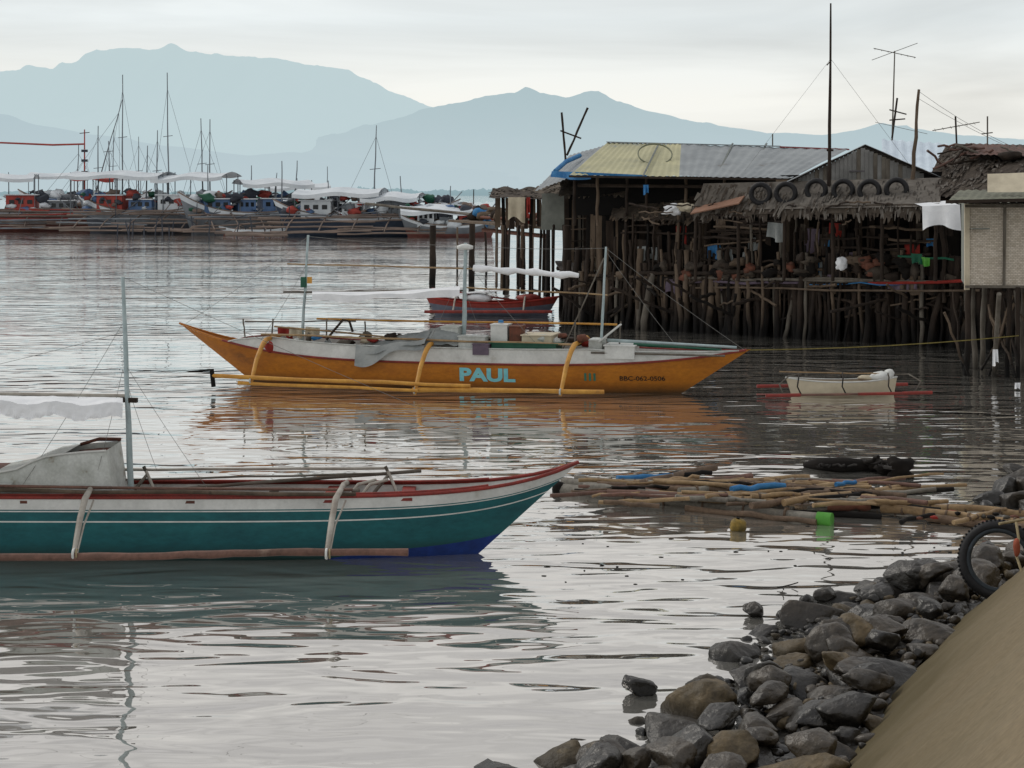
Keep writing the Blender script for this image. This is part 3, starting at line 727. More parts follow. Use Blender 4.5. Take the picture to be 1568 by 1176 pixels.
# ------------------------------------------------------------ tire on seawall
c = W(1530,858,14.4); e = empty("car_tire", c); g = Local(e); nn = V((-.35,-1,.25))
g.torus(c, nn, .285, .068, rubber, 48, 14)
nn.normalize(); a = V((0,0,1)); x = nn.cross(a).normalized(); y = nn.cross(x)
for i in range(60):
    an = 2*math.pi*i/60; dr = x*math.cos(an)+y*math.sin(an); tg = nn.cross(dr)
    g.box(c+dr*.338, (.010,.09,.018), rubber, mat=Matrix((dr,nn,tg)).transposed())
g.torus(c+nn*.045, nn, .25, .028, M("dusty_rubber",C(60,68,74),C(40,46,50)), 40, 8)
g.obj("tread")
e = empty("mooring_rope", W(1560,830,14)); g = Local(e)
g.tube([W(1556,800,14.3),W(1560,825,14.2),W(1556,850,14.1),W(1566,880,14.0)],.012,rope,6); g.blob(W(1557,838,14),(.03,.03,.08),M("orange_rope",C(170,90,66)),2,.3); g.pole(W(1530,802,14.25),W(1600,790,14.6),.012,rope); g.obj("rope")

# ------------------------------------------------------------ stilt village
def fd(u): return 50-(u-870)*7/580
def Fr(u, v, off=0): return W(u, v, fd(u)+off)
def fy(x): return 50-(x-1.65)*.749
woods = [wood_dk,wood_dk,wood_bk,wood_dk,wood_md]
e = empty("wooden_piles", Fr(1200,500)); g = Local(e)
for _ in range(620):
    x = R.uniform(1.6,14.0); dy = R.choice([0,0,0,.3,1.5,3,4.5,6,7.5])+R.uniform(-.2,.2); y = fy(x)+dy
    ztop = 1.5 if dy > .6 else R.choice([1.5,1.6,1.9,2.3]); r = R.uniform(.035,.11)
    lean = .18 if R.random()<.85 else .5
    tx, ty = R.uniform(-lean,lean), R.uniform(-.15,.15)
    g.pole((x+tx,y+ty,-.4),(x,y,ztop), r, R.choice(woods+[wood_gr] if R.random()<.5 else woods) if dy<1 else wood_bk, r*.85, wob=.03, seg=6)  # rear piles near-black: shade under the deck painted in
for _ in range(50):
    x = R.uniform(2,12.5); g.pole((x,fy(x)-.1,R.uniform(.3,1.4)),(x+R.uniform(-2,2.5),fy(x+1)-.1,R.uniform(.8,1.6)),R.uniform(.025,.05),R.choice(woods),wob=.03,seg=6)
x = 2.0  # added rows of black boards, closing the light gaps behind the piles
while x < 14:
    if R.random() < .9: g.plank((x,fy(x)+2.4,-.3),(x+R.uniform(-.04,.04),fy(x)+2.4,R.uniform(1.3,1.5)),.26,.04,wood_bk,(0,1,0))
    if R.random() < .8: g.plank((x,fy(x)+5.2,-.3),(x,fy(x)+5.2,1.5),.26,.04,wood_bk,(0,1,0))
    x += .25
g.obj("piles")
e = empty("wooden_deck", Fr(1200,430)); g = Local(e)
for i in range(60):
    x0 = 1.6+i*.205; y0 = fy(x0); g.plank((x0,y0-R.uniform(0,.25),1.5),(x0,y0+9,1.5),.2,.06,R.choice(woods))
for z, dy in ((1.42,0),(1.4,3),(1.4,6)):
    g.pole((1.5,fy(1.5)+dy,z),(14,fy(14)+dy,z),.07,wood_dk,wob=.02)
for u0,u1,v,mt_,r in ((1050,1340,426,wood_gr,.045),(1330,1560,433,clothr,.045),(1060,1230,432,purple,.04),(1220,1480,427,wood_gr,.03),(1240,1400,436,tarp_b,.02),(980,1200,418,wood_dk,.06),(1060,1500,441,wood_md,.03)):
    g.pole(Fr(u0,v,-.35),Fr(u1,v+R.uniform(-3,4),-.35),r,mt_,wob=.04,seg=6)
for _ in range(34):
    u = R.uniform(950,1460); g.cloth(Fr(u,R.uniform(418,430),-.32),Fr(u+R.uniform(8,30),R.uniform(418,430),-.32),R.uniform(.1,.45),R.choice([wood_dk,wood_md,wood_bk,purple,thatch_m,wood_bk]))
g.obj("planks")

def plank_wall(g, u0, u1, vt, vb, off, mats, jag=6, wmin=.07, wmax=.2, d=None):
    u = u0
    while u < u1:
        dd = (fd(u)+off) if d is None else d
        wd = R.uniform(wmin,wmax); du = wd*F/dd
        a = W(u, vb+R.uniform(-jag,jag)*.4, dd+R.uniform(-.05,.05)); b = W(u+R.uniform(-1.5,1.5), (vt(u) if callable(vt) else vt)+R.uniform(-jag,jag), dd+R.uniform(-.05,.05))
        g.plank(a,b,wd*.94,.03,R.choice(mats),(0,1,0)); u += du*R.uniform(.9,1.25)

e = empty("stilt_house", Fr(1200,380)); g = Local(e)
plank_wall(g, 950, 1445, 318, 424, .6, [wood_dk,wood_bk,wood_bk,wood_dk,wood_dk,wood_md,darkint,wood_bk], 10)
plank_wall(g, 900, 960, 335, 395, .3, [wood_dk,wood_dk,wood_md,wood_bk], 8)
g.quad(Fr(900,432,1.2),Fr(1470,432,1.2),Fr(1470,262,1.2),Fr(900,275,1.2),darkint)  # dark sheet behind the planks, painted room shade
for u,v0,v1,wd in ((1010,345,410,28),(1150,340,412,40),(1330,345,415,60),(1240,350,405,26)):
    g.quad(Fr(u,v1,.5),Fr(u+wd,v1,.5),Fr(u+wd,v0,.5),Fr(u,v0,.5),darkint)  # openings are dark sheets with the shade painted in
g.obj("walls")
g = Local(e)
TH = [Fr(1060,322,-1.6),Fr(1440,316,-1.6),W(1440,272,43.8),W(1078,281,45.9)]
g.thatch(*TH, thatch_g, 420, .28, thatch_m, .05, .03)
g.thatch(Fr(1060,330,-1.6),Fr(1440,326,-1.6),Fr(1440,312,-1.5),Fr(1060,318,-1.5), thatch_m, 240, .25, thatch_g, .04, .02)
g.thatch(Fr(935,335,-.2),Fr(1085,342,-.4),Fr(1100,296,1.4),Fr(945,296,1.4), thatch_m, 200, .3, wood_md, .04, .06)
g.thatch(Fr(855,300,.3),Fr(960,300,.3),Fr(955,272,1.6),Fr(860,276,1.6), thatch_m, 160, .3, thatch_l, .04, .06)
for _ in range(26):
    u = R.uniform(940,1420); v = R.uniform(308,340); g.pole(Fr(u,v,-1.6+R.uniform(-.2,.1)),Fr(u+R.uniform(-60,60),v+R.uniform(-10,12),-1.7),R.uniform(.016,.03),R.choice([wood_dk,wood_md,wood_dk,wood_dk]),wob=.03,seg=6)
for u in (1065,1130,1200,1275,1350,1432): g.pole(Fr(u,430,-1.1),Fr(u+R.uniform(-3,3),318,-1.5),.05,wood_dk,wob=.02,seg=6)
g.obj("thatch_roof")
g = Local(e)
for _ in range(80):
    u = R.uniform(940,1460); vt = R.uniform(325,390); g.pole(Fr(u+R.uniform(-5,5),R.uniform(425,470),-.25+R.uniform(-.15,.4)),Fr(u,vt,-.25+R.uniform(-.1,.3)),R.uniform(.025,.055),R.choice([wood_dk,wood_dk,wood_dk,wood_bk,wood_md,wood_gr if R.random()<.4 else wood_dk]),wob=.03,seg=6)
for _ in range(28):
    u = R.uniform(945,1380); v = R.uniform(345,415); g.pole(Fr(u,v,-.15),Fr(u+R.uniform(40,120),v+R.uniform(-10,10),-.15),R.uniform(.02,.045),R.choice([wood_dk,wood_md,wood_dk,wood_dk]),wob=.03,seg=6)
g.obj("posts")
g = Local(e)
g.blob(Fr(1030,322,-.8),(.26,.2,.15),tarp_w,3,.9); g.blob(Fr(1052,317,-.7),(.2,.2,.12),cream,3,.9)
g.plank(Fr(1062,322,-1.8),Fr(1136,306,-1.7),.5,.03,M("tan_board",C(140,104,84)),(0,-.5,1))
g.blob(Fr(1288,404,-1.2),(.15,.13,.17),tarp_w,3,.5); g.cloth(Fr(1176,340,-1.2),Fr(1200,342,-1.2),.45,tarp_g,.1)
g.pole(Fr(1375,392,-.9),Fr(1460,398,-.9),.03,M("green_net",C(30,96,72)),wob=.03); g.cloth(Fr(1395,388,-.95),Fr(1412,389,-.95),.25,bpy.data.materials["green_net"]); g.cloth(Fr(1408,393,-.96),Fr(1424,395,-.96),.2,brgreen)
for _ in range(80):
    u = R.uniform(950,1450); v = R.uniform(335,415)
    g.cloth(Fr(u,v,-.05),Fr(u+R.uniform(6,26),v+R.uniform(-2,2),-.05),R.uniform(.15,.6),R.choice([wood_md,thatch_m,purple if R.random()<.4 else wood_dk,wood_dk,clothr if R.random()<.2 else wood_dk,tarp_g if R.random()<.3 else wood_bk,tarp_b if R.random()<.25 else wood_bk]))
for _ in range(40):
    u = R.uniform(950,1440); g.blob(Fr(u,R.uniform(398,424),-.3),(R.uniform(.1,.3),.2,R.uniform(.08,.22)),R.choice([thatch_m,wood_md,wood_dk,wood_bk,wood_bk,rust]),2,.9)
g.obj("clutter")
a,b,c_,d_ = TH; nr = (b-a).cross(d_-a).normalized()
if nr.z < 0: nr = -nr
for u in (1172,1212,1258,1300,1340,1380):
    x = (u-1066)/(1440-1066); y = .60+R.uniform(-.05,.05); p = a.lerp(b,x).lerp(d_.lerp(c_,x),y)+nr*.16
    ee = empty("old_tire", p); g = Local(ee); g.torus(p, nr+V((R.uniform(-.2,.2),-.9,0)), .25, .085, rubber, 24, 8); g.obj("rubber")

e = empty("stilt_house", W(1040,250,49)); g = Local(e)
g.corr(W(872,268,48.6),W(1040,270,47.6),W(1043,221,51.8),W(930,218,52.6),tin_y,.2)
g.corr(W(1040,270,47.6),W(1212,273,46.6),W(1300,228,50.4),W(1043,221,51.8),tin_g,.2)
g.corr(W(818,293,50.5),W(872,272,49),W(928,222,52.6),W(872,238,54),tin_g,.2)
g.plank(W(1195,225,51),W(1300,229,50.4),.25,.04,M("red_ridge_cap",C(150,84,84))); g.plank(W(930,217.5,52.6),W(1195,224,51),.25,.03,tin_g)
g.plank(W(872,270,48.5),W(1212,275,46.5),.06,.16,wood_dk,(0,1,0))
for uu in (985,1098,1150): g.plank(W(uu,269,47.6),W(uu+24,221,51.6)+V((0,0,.03)),.05,.02,M("seam",C(120,126,122)))
g.obj("roof")
g = Local(e)
g.cloth(W(845,262,49.6),W(905,264,48.4),.2,tarp_b); g.cloth(W(900,264,48.4),W(990,268,47.7),.08,tarp_b,.02)
g.tube([W(850,262,50),W(866,248,51),W(888,238,51.8)],.07,tarp_b,7)
g.torus(W(1003,236,49.9),V((0,-.62,.78)),.5,.025,M("hose",C(128,132,112)),24,6)
g.obj("tarp")
g = Local(e)
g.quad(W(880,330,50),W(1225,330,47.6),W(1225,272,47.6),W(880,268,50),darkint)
for u in (880,915,960,990,1050,1110,1160,1195,1225): g.pole(W(u,345,47.6+ (1225-u)/200),W(u,270,47.4+(1225-u)/200),.05,R.choice([wood_dk,wood_dk,wood_md]),wob=.02,seg=6)
g.pole(W(885,284,49.3),W(1215,287,47),.05,wood_dk); plank_wall(g,1060,1200,300,330,.8,[wood_dk,wood_bk],4)
g.cloth(W(1188,275,46.4),W(1206,275,46.3),.5,wood_md); g.cloth(W(985,283,47.5),W(993,283,47.5),.25,tarp_b)
g.obj("walls")

e = empty("stilt_house", W(1320,250,46.5)); g = Local(e)
ap, lf, rt = W(1320,222,45.4), W(1205,277,45.4), W(1424,267,44.6)
for i in range(31):
    u = 1219+i*6.4; 
    vt = 222+(1320-u)/115*55+4 if u<1320 else 222+(u-1320)/104*45+4
    dd = 45.3-.8*(u-1207)/215
    g.plank(W(u,288,dd),W(u,min(vt,282),dd),.115,.02,R.choice([wallgrey,wallgrey,wallgrey,wood_gr]),(0,1,0))
g.plank(W(1300,262,45.0),W(1336,262,45.0),.03,.3,M("vent",C(96,92,96)),(0,1,0))
g.obj("gable_wall")
g = Local(e); bk = V((.8,4.5,0))
for a, b in ((lf,ap),(rt,ap)):
    dn = (a-b).normalized(); a2 = a+dn*.2; f0 = V((0,-.4,0))
    g.corr(a2+f0, a2+bk, ap+bk, ap+f0, tin_g, .2,.014); g.plank(a2+f0-V((0,.01,.03)), ap+f0-V((0,.01,.03)), .03,.13,wood_bk,(0,1,0))
g.obj("roof")

e = empty("stilt_house", W(1400,240,51)); g = Local(e)
g.corr(W(1352,264,49.6),W(1452,268,49.2),W(1450,220,52.4),W(1350,213,52.8),tin_w,.25,.03)
g.obj("roof"); g = Local(e)
plank_wall(g,1354,1450,262,300,0,[wood_dk,wood_md],2,d=50.2); g.pole(W(1354,330,50.4),W(1354,264,50.4),.08,wood_dk); g.pole(W(1448,330,50),W(1448,266,50),.08,wood_dk); g.obj("walls")

e = empty("stilt_house", W(1500,270,43)); g = Local(e)
g.thatch(W(1428,300,42.6),W(1680,305,39.5),W(1700,222,43.5),W(1462,222,46),thatch_m,800,.38,thatch_g,.045,.06)
g.thatch(W(1420,275,44.5),W(1450,300,43.2),W(1470,224,46),W(1448,226,46.6),thatch_m,120,.35,thatch_l,.045,.05)
for _ in range(26):
    u = R.uniform(1450,1640); g.pole(W(u,R.uniform(220,262),44.4),W(u+R.uniform(-70,70),R.uniform(220,262),44),R.uniform(.02,.04),R.choice([wood_dk,wood_gr,wood_md,tin_r]),wob=.03,seg=6)
g.corr(W(1480,236,44),W(1600,240,43.2),W(1600,222,44.8),W(1478,220,45.4),tin_r); g.blob(W(1548,238,43.6),(.35,.2,.12),wood_dk,2,.5)
g.obj("roof"); g = Local(e)
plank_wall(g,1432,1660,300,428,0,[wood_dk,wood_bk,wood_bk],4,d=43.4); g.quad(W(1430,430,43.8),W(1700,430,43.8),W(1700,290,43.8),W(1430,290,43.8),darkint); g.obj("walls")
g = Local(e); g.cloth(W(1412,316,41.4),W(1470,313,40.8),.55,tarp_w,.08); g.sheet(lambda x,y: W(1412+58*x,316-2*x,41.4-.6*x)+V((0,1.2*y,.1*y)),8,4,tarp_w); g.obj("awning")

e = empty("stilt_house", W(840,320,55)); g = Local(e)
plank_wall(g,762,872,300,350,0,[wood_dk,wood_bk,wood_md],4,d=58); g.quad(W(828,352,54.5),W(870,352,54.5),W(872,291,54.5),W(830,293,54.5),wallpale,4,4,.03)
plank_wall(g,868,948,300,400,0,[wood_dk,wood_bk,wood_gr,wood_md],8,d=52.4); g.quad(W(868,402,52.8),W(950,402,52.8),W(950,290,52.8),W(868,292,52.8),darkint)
for v in (335,352,370,385): g.plank(W(866,v,52.2),W(935,v+R.uniform(-4,4),52),.03,.14,R.choice([wood_md,wood_gr,wood_dk]),(0,1,0))
g.quad(W(890,330,52),W(922,328,52),W(918,302,52),W(886,304,52),wallgrey)
g.obj("walls"); g = Local(e)
g.thatch(W(748,303,57),W(836,306,56),W(838,288,59),W(754,288,59.5),thatch_m,160,.3,thatch_l,.05,.05)
g.thatch(W(815,293,53),W(880,297,52),W(880,276,54),W(838,276,55),thatch_l,120,.3,thatch_m,.04,.05)
g.obj("roof"); g = Local(e)
for _ in range(26):
    u = R.uniform(760,870); g.pole(W(u,R.uniform(430,450)+ (u-760)*.2,R.uniform(53,62)) ,W(u+R.uniform(-3,3),345,R.uniform(54,60)),R.uniform(.03,.06),R.choice(woods),seg=6)
g.cloth(W(778,302,56),W(804,302,56),.75,cream); g.cloth(W(806,302,56),W(812,302,56),.6,clothr)
g.cloth(W(897,405,50),W(918,402,50),.5,tarp_w,.1); g.cloth(W(906,392,50),W(916,394,50),.4,cream)
g.obj("props")
e = empty("wooden_pier", W(780,345,64)); g = Local(e)
g.plank(W(712,338,68),W(905,352,55),1.4,.08,wood_md); g.pole(W(735,333,66),W(838,338,60),.07,rust); g.pole(W(740,352,67),W(838,362,60),.08,rust)
g.pole(W(560,312,75),W(735,330,70),.06,wood_gr,wob=.03); g.pole(W(700,326,70),W(890,342,56),.04,wood_gr,wob=.03)
for u,vt,vb,r in ((662,345,435,.15),(722,330,433,.14),(776,352,431,.13),(835,358,438,.11),(803,356,420,.06),(700,348,416,.05),(745,342,415,.06),(792,345,425,.04),(725,290,335,.08),(815,340,430,.05),(760,345,418,.05)):
    b = on(u,vb); d = b.y; g.pole((b.x,b.y,-.4),W(u+R.uniform(-2,2),vt,d),r,wood_dk if r>.05 else wood_md,r*.9,wob=.01)
b = on(869,492); g.pole((b.x,b.y,-.4),W(868,345,b.y),.14,wood_dk,.13,wob=.02)
for _ in range(22):
    u = R.uniform(725,860); d = 68-(u-712)*.067; g.blob(W(u,R.uniform(318,345),d),(R.uniform(.1,.35),.2,R.uniform(.1,.25)),R.choice([rust,tarp_b,wood_md,wood_dk,clothr,thatch_m]),2,.7)
g.obj("deck")

e = empty("bamboo_hut", W(1540,380,36)); g = Local(e)
xf = W(1480,0,36).x; xb = W(1472,0,39).x; xr = 13.4; zt, zb_ = W(0,312,36).z, W(0,440,36).z
g.add([(xf,36,zb_),(xr,35.6,zb_),(xr,35.6,zt),(xf,36,zt)],[(0,1,2,3)],weave)
g.add([(xf,36,zb_),(xb,39,zb_),(xb,39,zt),(xf,36,zt)],[(0,3,2,1)],wallpale)
g.add([(xf,36,zb_),(xr,35.6,zb_),(xr,39,zb_),(xb,39,zb_)],[(0,1,2,3)],wood_bk)
g.plank((xf,35.97,zb_-.05),(xf,35.97,zt),.1,.06,cream,(0,1,0)); g.plank((xf-.05,35.95,zb_+.02),(xr,35.55,zb_+.02),.05,.1,wood_gr,(0,1,0)); g.plank((xf-.05,35.95,zt-.05),(xr,35.55,zt-.05),.05,.1,wood_gr,(0,1,0))
g.plank((xf+.06,35.93,zb_+1.25),(xf+.42,35.9,zb_+1.25),.02,.5,wallpale,(0,1,0)); g.plank((xf+.75,35.85,zb_),(xf+.77,35.85,zt),.05,.05,wood_gr,(0,1,0))
g.obj("walls"); g = Local(e)
g.corr(W(1448,311,35.2),W(1680,306,34.6),W(1690,288,38),W(1468,292,38.6),M("moss_grey_roof",C(120,122,104),C(96,98,84),2)); g.plank(W(1448,309,35.2),W(1680,304,34.6),.05,.07,wood_dk)
g.quad(W(1512,294,36.5),W(1620,293,36.3),W(1620,263,36.8),W(1512,266,37),cream,6,3,.02)
g.obj("roof"); g = Local(e)
for x,y in ((xf+.1,36.2),(xf+.9,35.9),(xr-.8,35.8),(xb+.4,38.5),(xr-.5,38.6),(xf+1.5,37),(xf+.5,37.4),(xf+1.0,35.7)):
    g.pole((x+R.uniform(-.12,.12),y,-.4),(x,y,zb_+.02),R.uniform(.045,.07),R.choice([wood_md,wood_gr,wood_dk]),wob=.02)
for _ in range(16): 
    x = xf+R.uniform(0,2.5); g.pole((x,R.uniform(35,37),R.uniform(-.3,.6)),(x+R.uniform(-.6,.6),R.uniform(35.6,37),R.uniform(1.2,1.85)),.028,R.choice([wood_md,wood_dk]),wob=.03)
g.pole(on(1522,575),W(1530,450,34.5),.05,wood_gr); g.cloth(W(1520,535,34.6),W(1528,535,34.6),.3,tarp_w); g.cloth(W(1554,586,33.5),W(1563,586,33.5),.12,tarp_w)
g.obj("stilts")

e = empty("antenna_mast", W(1270,280,46)); g = Local(e); g.pole(W(1269,285,44.5),W(1272,5,44.5),.055,wood_dk,.022,wob=.012); g.pole(W(1266,230,44.5),W(1276,230,44.5),.03,wood_dk); g.pole(W(1266,100,44.5),W(1273,92,44.5),.015,wood_gr)
g.pole(W(1272,90,44.5),W(1400,262,45),.004,wire,seg=4); g.pole(W(1272,90,44.5),W(1130,275,48),.004,wire,seg=4); g.obj("mast")
e = empty("tv_antenna", W(1368,150,50)); g = Local(e); g.pole(W(1366,215,50),W(1370,78,50),.025,wood_gr,.018)
g.pole(W(1338,74,49.5),W(1402,88,50.5),.012,wood_gr)
for i in range(7):
    t = i/6; c = W(1340+60*t,75+13*t,49.5+t); g.pole(c+V((-.08,-.35,-.05)),c+V((.08,.35,.05)),.008,wire,seg=4)
g.pole(W(1335,92,50),W(1405,66,50),.009,wire,seg=4)
g.pole(W(1374,150,50),W(1366,212,50),.03,wood_dk); g.pole(W(1362,168,50),W(1388,175,50),.02,wood_dk); g.pole(W(1362,184,50),W(1386,182,50),.02,wood_dk); g.obj("aerial")
e = empty("wooden_pole", W(1400,260,45)); g = Local(e); g.pole(W(1396,285,44),W(1407,137,44),.06,wood_md,.035,wob=.02); g.pole(W(1340,187,44),W(1420,205,44),.006,wire,seg=4); g.obj("pole")
e = empty("tv_antenna", W(1465,200,45)); g = Local(e); g.pole(W(1465,225,45),W(1463,178,45),.025,wood_dk); g.pole(W(1428,200,45),W(1500,187,45.6),.012,wood_gr)
for i in range(6): c = W(1432+12*i,199-2*i,45+.1*i); g.pole(c+V((-.06,-.3,-.04)),c+V((.06,.3,.04)),.008,wood_gr,seg=4)
g.pole(W(1512,222,44),W(1512,178,44),.02,wood_gr); g.pole(W(1503,205,44),W(1520,203,44),.015,wood_gr); g.obj("aerial")
e = empty("wooden_frame", W(870,210,53)); g = Local(e); g.pole(W(866,245,53),W(860,172,53),.035,wood_dk,wob=.01); g.pole(W(868,238,53),W(900,165,53),.035,wood_dk,wob=.01); g.pole(W(858,200,53),W(890,212,53),.025,wood_dk); g.pole(W(1183,225,52),W(1183,205,52),.02,wood_gr); g.obj("poles")
e = empty("utility_wire", W(1460,300,43)); g = Local(e)
for a,b in ((W(1407,140,44),W(1600,245,43)),(W(1405,150,44),W(1640,262,43))): g.pole(a,b,.005,wire,seg=4,sag=.15)
g.obj("wires")
e = empty("mooring_line", W(1150,535,32.5)); g = Local(e); g.pole(W(1148,536,32.6),W(1560,514,35),.010,M("yellow_rope",C(130,118,62)),seg=5,sag=.06); g.obj("line")

# ------------------------------------------------------------ distant fishing boats
hullgrey = M("weathered_hull", C(128,134,140), C(98,104,110), .5,.6,0, c3=C(120,104,94)); hullbr = M("red_brown_hull", C(138,84,76), C(108,72,68), .5,.7,0)  # fleet colours paled towards blue-grey, distance haze painted in
hullbl = M("blue_hull", C(92,120,160), C(72,98,132), .5,.6,0); fw = M("distant_white", C(220,226,230), C(194,202,208), .4,.6,0); fb = M("distant_bamboo", C(134,118,108), C(104,94,88), .4,.8,0); fr_ = M("distant_red", C(172,76,68), None,.5,.7,0)
dkf = M("distant_dark", C(58,63,72), C(72,76,84), .4,.8,0)
def big_boat(uc, d, Lh, rz, hm, lower, masts, awn, cabin=True, arms=4, zs=2.6, seed=1):
    rr = random.Random(seed); c = W(uc,295,d); c.z = 0
    e = empty("fishing_boat", c, rz)
    h = Hull((-Lh/2,Lh/2),(-Lh*.4,Lh*.38), lambda q: zs*.66+zs*.62*abs(q)**2.6, lambda q:-.5, lambda q:1.5*(1-abs(q)**2.8)+.02, 3)
    g = G(); h.build(g, ((0,.5,lower),(.5,.84,hm),(.84,1,fw)), 40); h.deck(g, fb, .9,-.9,.9); h.rail(g,.06,fb); g.obj("hull", e)
    g = G()
    if cabin:
        for k in range(3):
            x = -Lh*.25+k*Lh*.2; hh = rr.uniform(1.3,2.0); ww = Lh*rr.uniform(.12,.18)
            mt_ = rr.choice([fw,hullbl,fw,hullgrey,fr_]); g.box((x,0,zs*.62+hh/2-.1),(ww,2.2,hh),mt_); g.box((x,0,zs*.62+hh-.05),(ww*1.15,2.6,.1),fw)
            for j in range(3): g.box((x-ww*.3+ww*.3*j,-1.12,zs*.62+hh*.6),(ww*.17,.06,.4),glass)
    for (x0,x1,z,mt_) in awn:
        x0 *= Lh; x1 *= Lh; tl = rr.uniform(-.35,.35)
        g.sheet(lambda x,y: V((x0+(x1-x0)*x, -2.2+4.4*y, z+tl*(x-.5)-.45*abs(2*y-1)**1.5-.12*math.sin(x*math.pi*3))),16,6,mt_)
        g.sheet(lambda x,y: V((x0+(x1-x0)*x, -2.2, z+tl*(x-.5)-.45-.12*math.sin(x*math.pi*3)-.35*y)),16,1,mt_)
        for x in (x0,(x0+x1)/2,x1):
            for y in (-1.2,1.2): g.pole((x,y,1.6),(x,y,z-.1),.05,mast_far,seg=5)
    g.obj("cabin", e)
    g = G()
    for xf,zt_,lean in masts:
        x = xf*Lh; g.pole((x,0,1.2),(x+lean,0,zt_),.085,mast_far,.04,wob=.03,seg=6)
        if zt_ > 8:
            for sg in (-1,1): g.pole((x+lean*.9,0,zt_*.9),(x+sg*Lh*rr.uniform(.1,.22),.5,2.4),.016,mast_far,seg=4)
            g.pole((x+lean*.6-.5,0,zt_*.6),(x+lean*.6+.5,0,zt_*.6+.1),.035,mast_far,seg=5)
    g.obj("masts", e)
    if arms:
        g = G()
        for k in range(5):
            x = -Lh*.34+Lh*.68*k/4
            g.tube([(x,-5.2,.5),(x,-4.2,1.1),(x,-2.0,1.9),(x,0,2.2),(x,2,1.9),(x,4.2,1.1),(x,5.2,.5)],.07,fb,6)
        rows = ((-5.2,.35),(5.2,.35),(-4.8,.55),(-2.2,1.9),(-3.6,1.4),(-3.0,1.7),(-4.3,.9),(-1.8,2.2),(-2.6,2.0),(-3.3,1.2),(-3.9,.7),(-4.5,1.1))[:arms]
        for y,z in rows:
            for q in (0,1): g.pole((-Lh*.48+rr.uniform(-1,1)+q*Lh*.4,y,z+rr.uniform(-.15,.15)),(Lh*.1+q*Lh*.38,y,z+rr.uniform(-.15,.25)),.09,rr.choice([fb,fb,fr_ if hm is hullbr else fb,hullgrey]),wob=.05,seg=6)
        for _ in range(16): 
            x = rr.uniform(-Lh*.45,Lh*.4); g.pole((x,-rr.uniform(1,4),rr.uniform(.5,2.2)),(x+rr.uniform(-2,2.5),-rr.uniform(1,4),rr.uniform(1.5,3.4)),.04,rr.choice([fb,dkf,mast_far]),seg=5)
        g.obj("outriggers", e)
    g = G()
    for _ in range(70):
        x = rr.uniform(-Lh*.44,Lh*.44); s_ = rr.uniform(.12,.55); g.blob((x,rr.uniform(-1.5,1.3),zs*.7+rr.uniform(0,1.7)),(s_*1.3,s_,s_*.8),rr.choice([fw,dkf,hullbl,fb,dkf,fr_,fw,greenp,hullgrey,dkf]),2,.9)
    g.obj("gear", e)
    return e
e = big_boat(50,174,20,.12,hullbr,hullbr,((-.12,6,0),(.22,8.8,.2),(.40,6,-.3),(.28,13.5,3.4)),((-.5,.02,5.9,fw),(.2,.42,5.9,fr_)),seed=3,arms=12,zs=2.9)
g = G(); g.tube([(-9,0,9.1),(-3,0,9.0),(2,0,8.8),(5.2,0,8.9)],[.09,.1,.11,.1],fr_,6); g.pole((5.2,0,2),(5.2,0,10.4),.1,fr_,.06); g.pole((4.7,0,10),(5.7,0,10.1),.05,mast_far)
for z in (6,7.2,8.2): g.box((5.2,0,z),(.6,.5,.25),dkf)
g.obj("red_boom",e)
big_boat(235,166,17,-.30,hullgrey,dkf,((-.2,15.5,0),(.10,15.6,-.2),(.02,10,.1),(-.36,10.5,0),(.36,11.0,0),(.32,11.1,-.3),(-.05,8.5,.2),(-.28,9,-.2)),((-.5,.1,6.0,fw),(.05,.5,5.8,fw)),seed=5,zs=3.2,arms=9)
big_boat(385,162,14,.40,hullgrey,hullgrey,((0,6.5,0),(.3,7,.3),(-.3,6.5,0),(.15,5.8,.4)),((-.1,.4,5.2,fw),),seed=8,zs=3.1,arms=7)
big_boat(560,154,17.5,-.16,navy,navy,((.04,10,.3),(-.45,6.8,0),(.36,4,2.6),(-.2,5,0),(.2,5.4,-.3)),((-.36,.10,4.3,fw),(.0,.30,3.9,fw),(.22,.56,2.9,fw)),seed=12,zs=2.6,arms=7)
big_boat(455,200,12,.3,fw,hullgrey,((.0,5.6,0),(.3,7,0)),((-.3,.3,5.0,fw),),seed=15,zs=2.8,arms=2)
big_boat(130,215,17,0,hullgrey,dkf,((.0,9,0),(.4,11,0),(.2,12,.3)),((-.4,.4,6.4,fw),),seed=18,zs=3.4,arms=2)
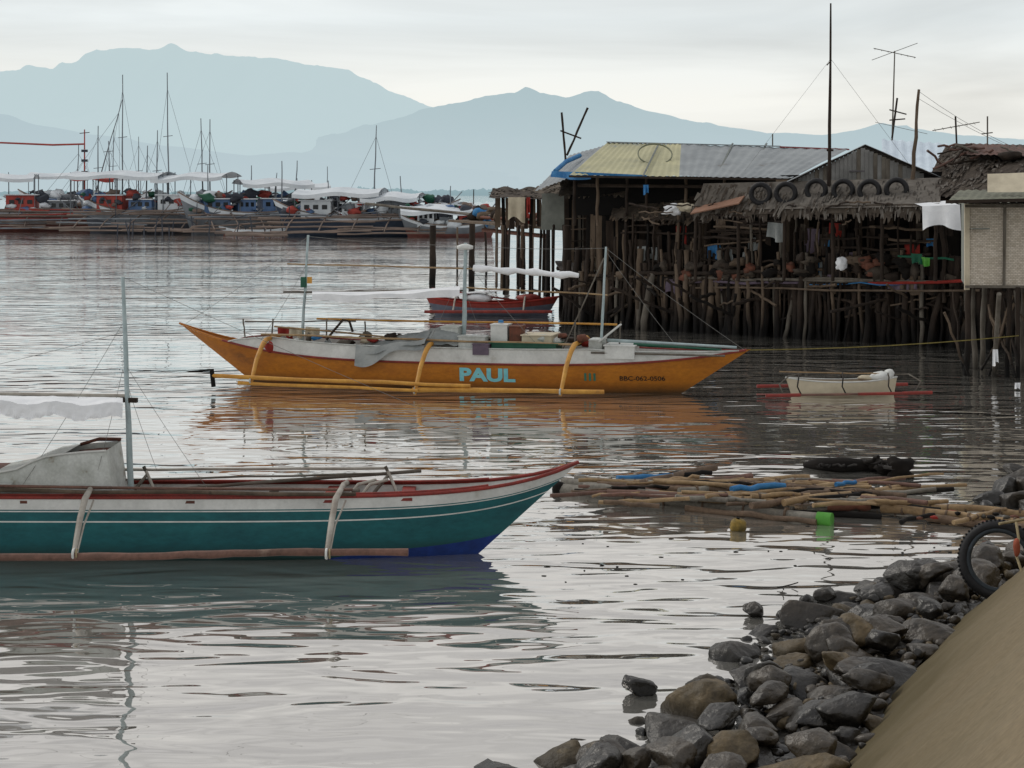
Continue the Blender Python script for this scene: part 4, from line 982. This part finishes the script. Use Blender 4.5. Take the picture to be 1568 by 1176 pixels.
big_boat(690,150,9,.1,hullgrey,hullbr,((.3,4.5,2.4),(0,4.5,0)),((-.5,.2,2.8,fw),),seed=21,zs=1.6,arms=0)
big_boat(-160,186,18,.1,hullbl,dkf,((.0,9,0),(.4,12,0)),((-.4,.4,5.8,fw),),seed=22)
e = empty("mooring_stakes", W(300,350,170)); g = Local(e)
for _ in range(44):
    u = R.uniform(170,500); d = R.uniform(152,166); p = W(u,295,d); g.pole((p.x,p.y,-.5),(p.x+R.uniform(-.4,.4),p.y,R.uniform(.6,1.8)),.06,dkf,seg=5)
for v,u0,u1 in ((350,330,430),(354,345,440),(347,225,330)): g.pole(on(u0,v+6,.4),on(u1,v+6,.4),.12,fb,wob=.06)
g.obj("stakes")
for uc_,vb_,ln_ in ((390,360,7),(300,356,6),(648,352,6)):
    c = on(uc_,vb_); e = empty("outrigger_canoe", c, R.uniform(-.15,.15))
    h = Hull((-ln_/2,ln_/2),(-ln_*.4,ln_*.4), lambda q:.5+.4*abs(q)**3, lambda q:-.2, lambda q:.4*(1-abs(q)**2.6)+.01,3)
    g = G(); h.build(g,((0,.6,hullbr),(.6,1,fw)),24); h.deck(g,fb,.85,-.9,.9); g.obj("hull",e)
    g = G()
    for x in (-ln_*.2,ln_*.2): g.tube([(x,-2,.2),(x,-1,.7),(x,0,.9),(x,1,.7),(x,2,.2)],.05,fb,5)
    g.pole((-ln_*.45,-2,.2),(ln_*.45,-2,.2),.07,fb); g.pole((-ln_*.45,2,.2),(ln_*.45,2,.2),.07,fb); g.obj("outriggers",e)

# ------------------------------------------------------------ camera
cam = bpy.data.cameras.new("camera"); co = bpy.data.objects.new("camera", cam); scene.collection.objects.link(co)
co.location = (0,0,H); co.rotation_euler = (math.radians(90),0,0)
cam.lens = 36*F/1568; cam.sensor_width = 36; cam.shift_y = -293/1568; cam.clip_end = 30000; cam.clip_start = .1
scene.camera = co
scene.view_settings.view_transform = 'Standard'; scene.view_settings.look = 'None'; scene.view_settings.exposure = 0
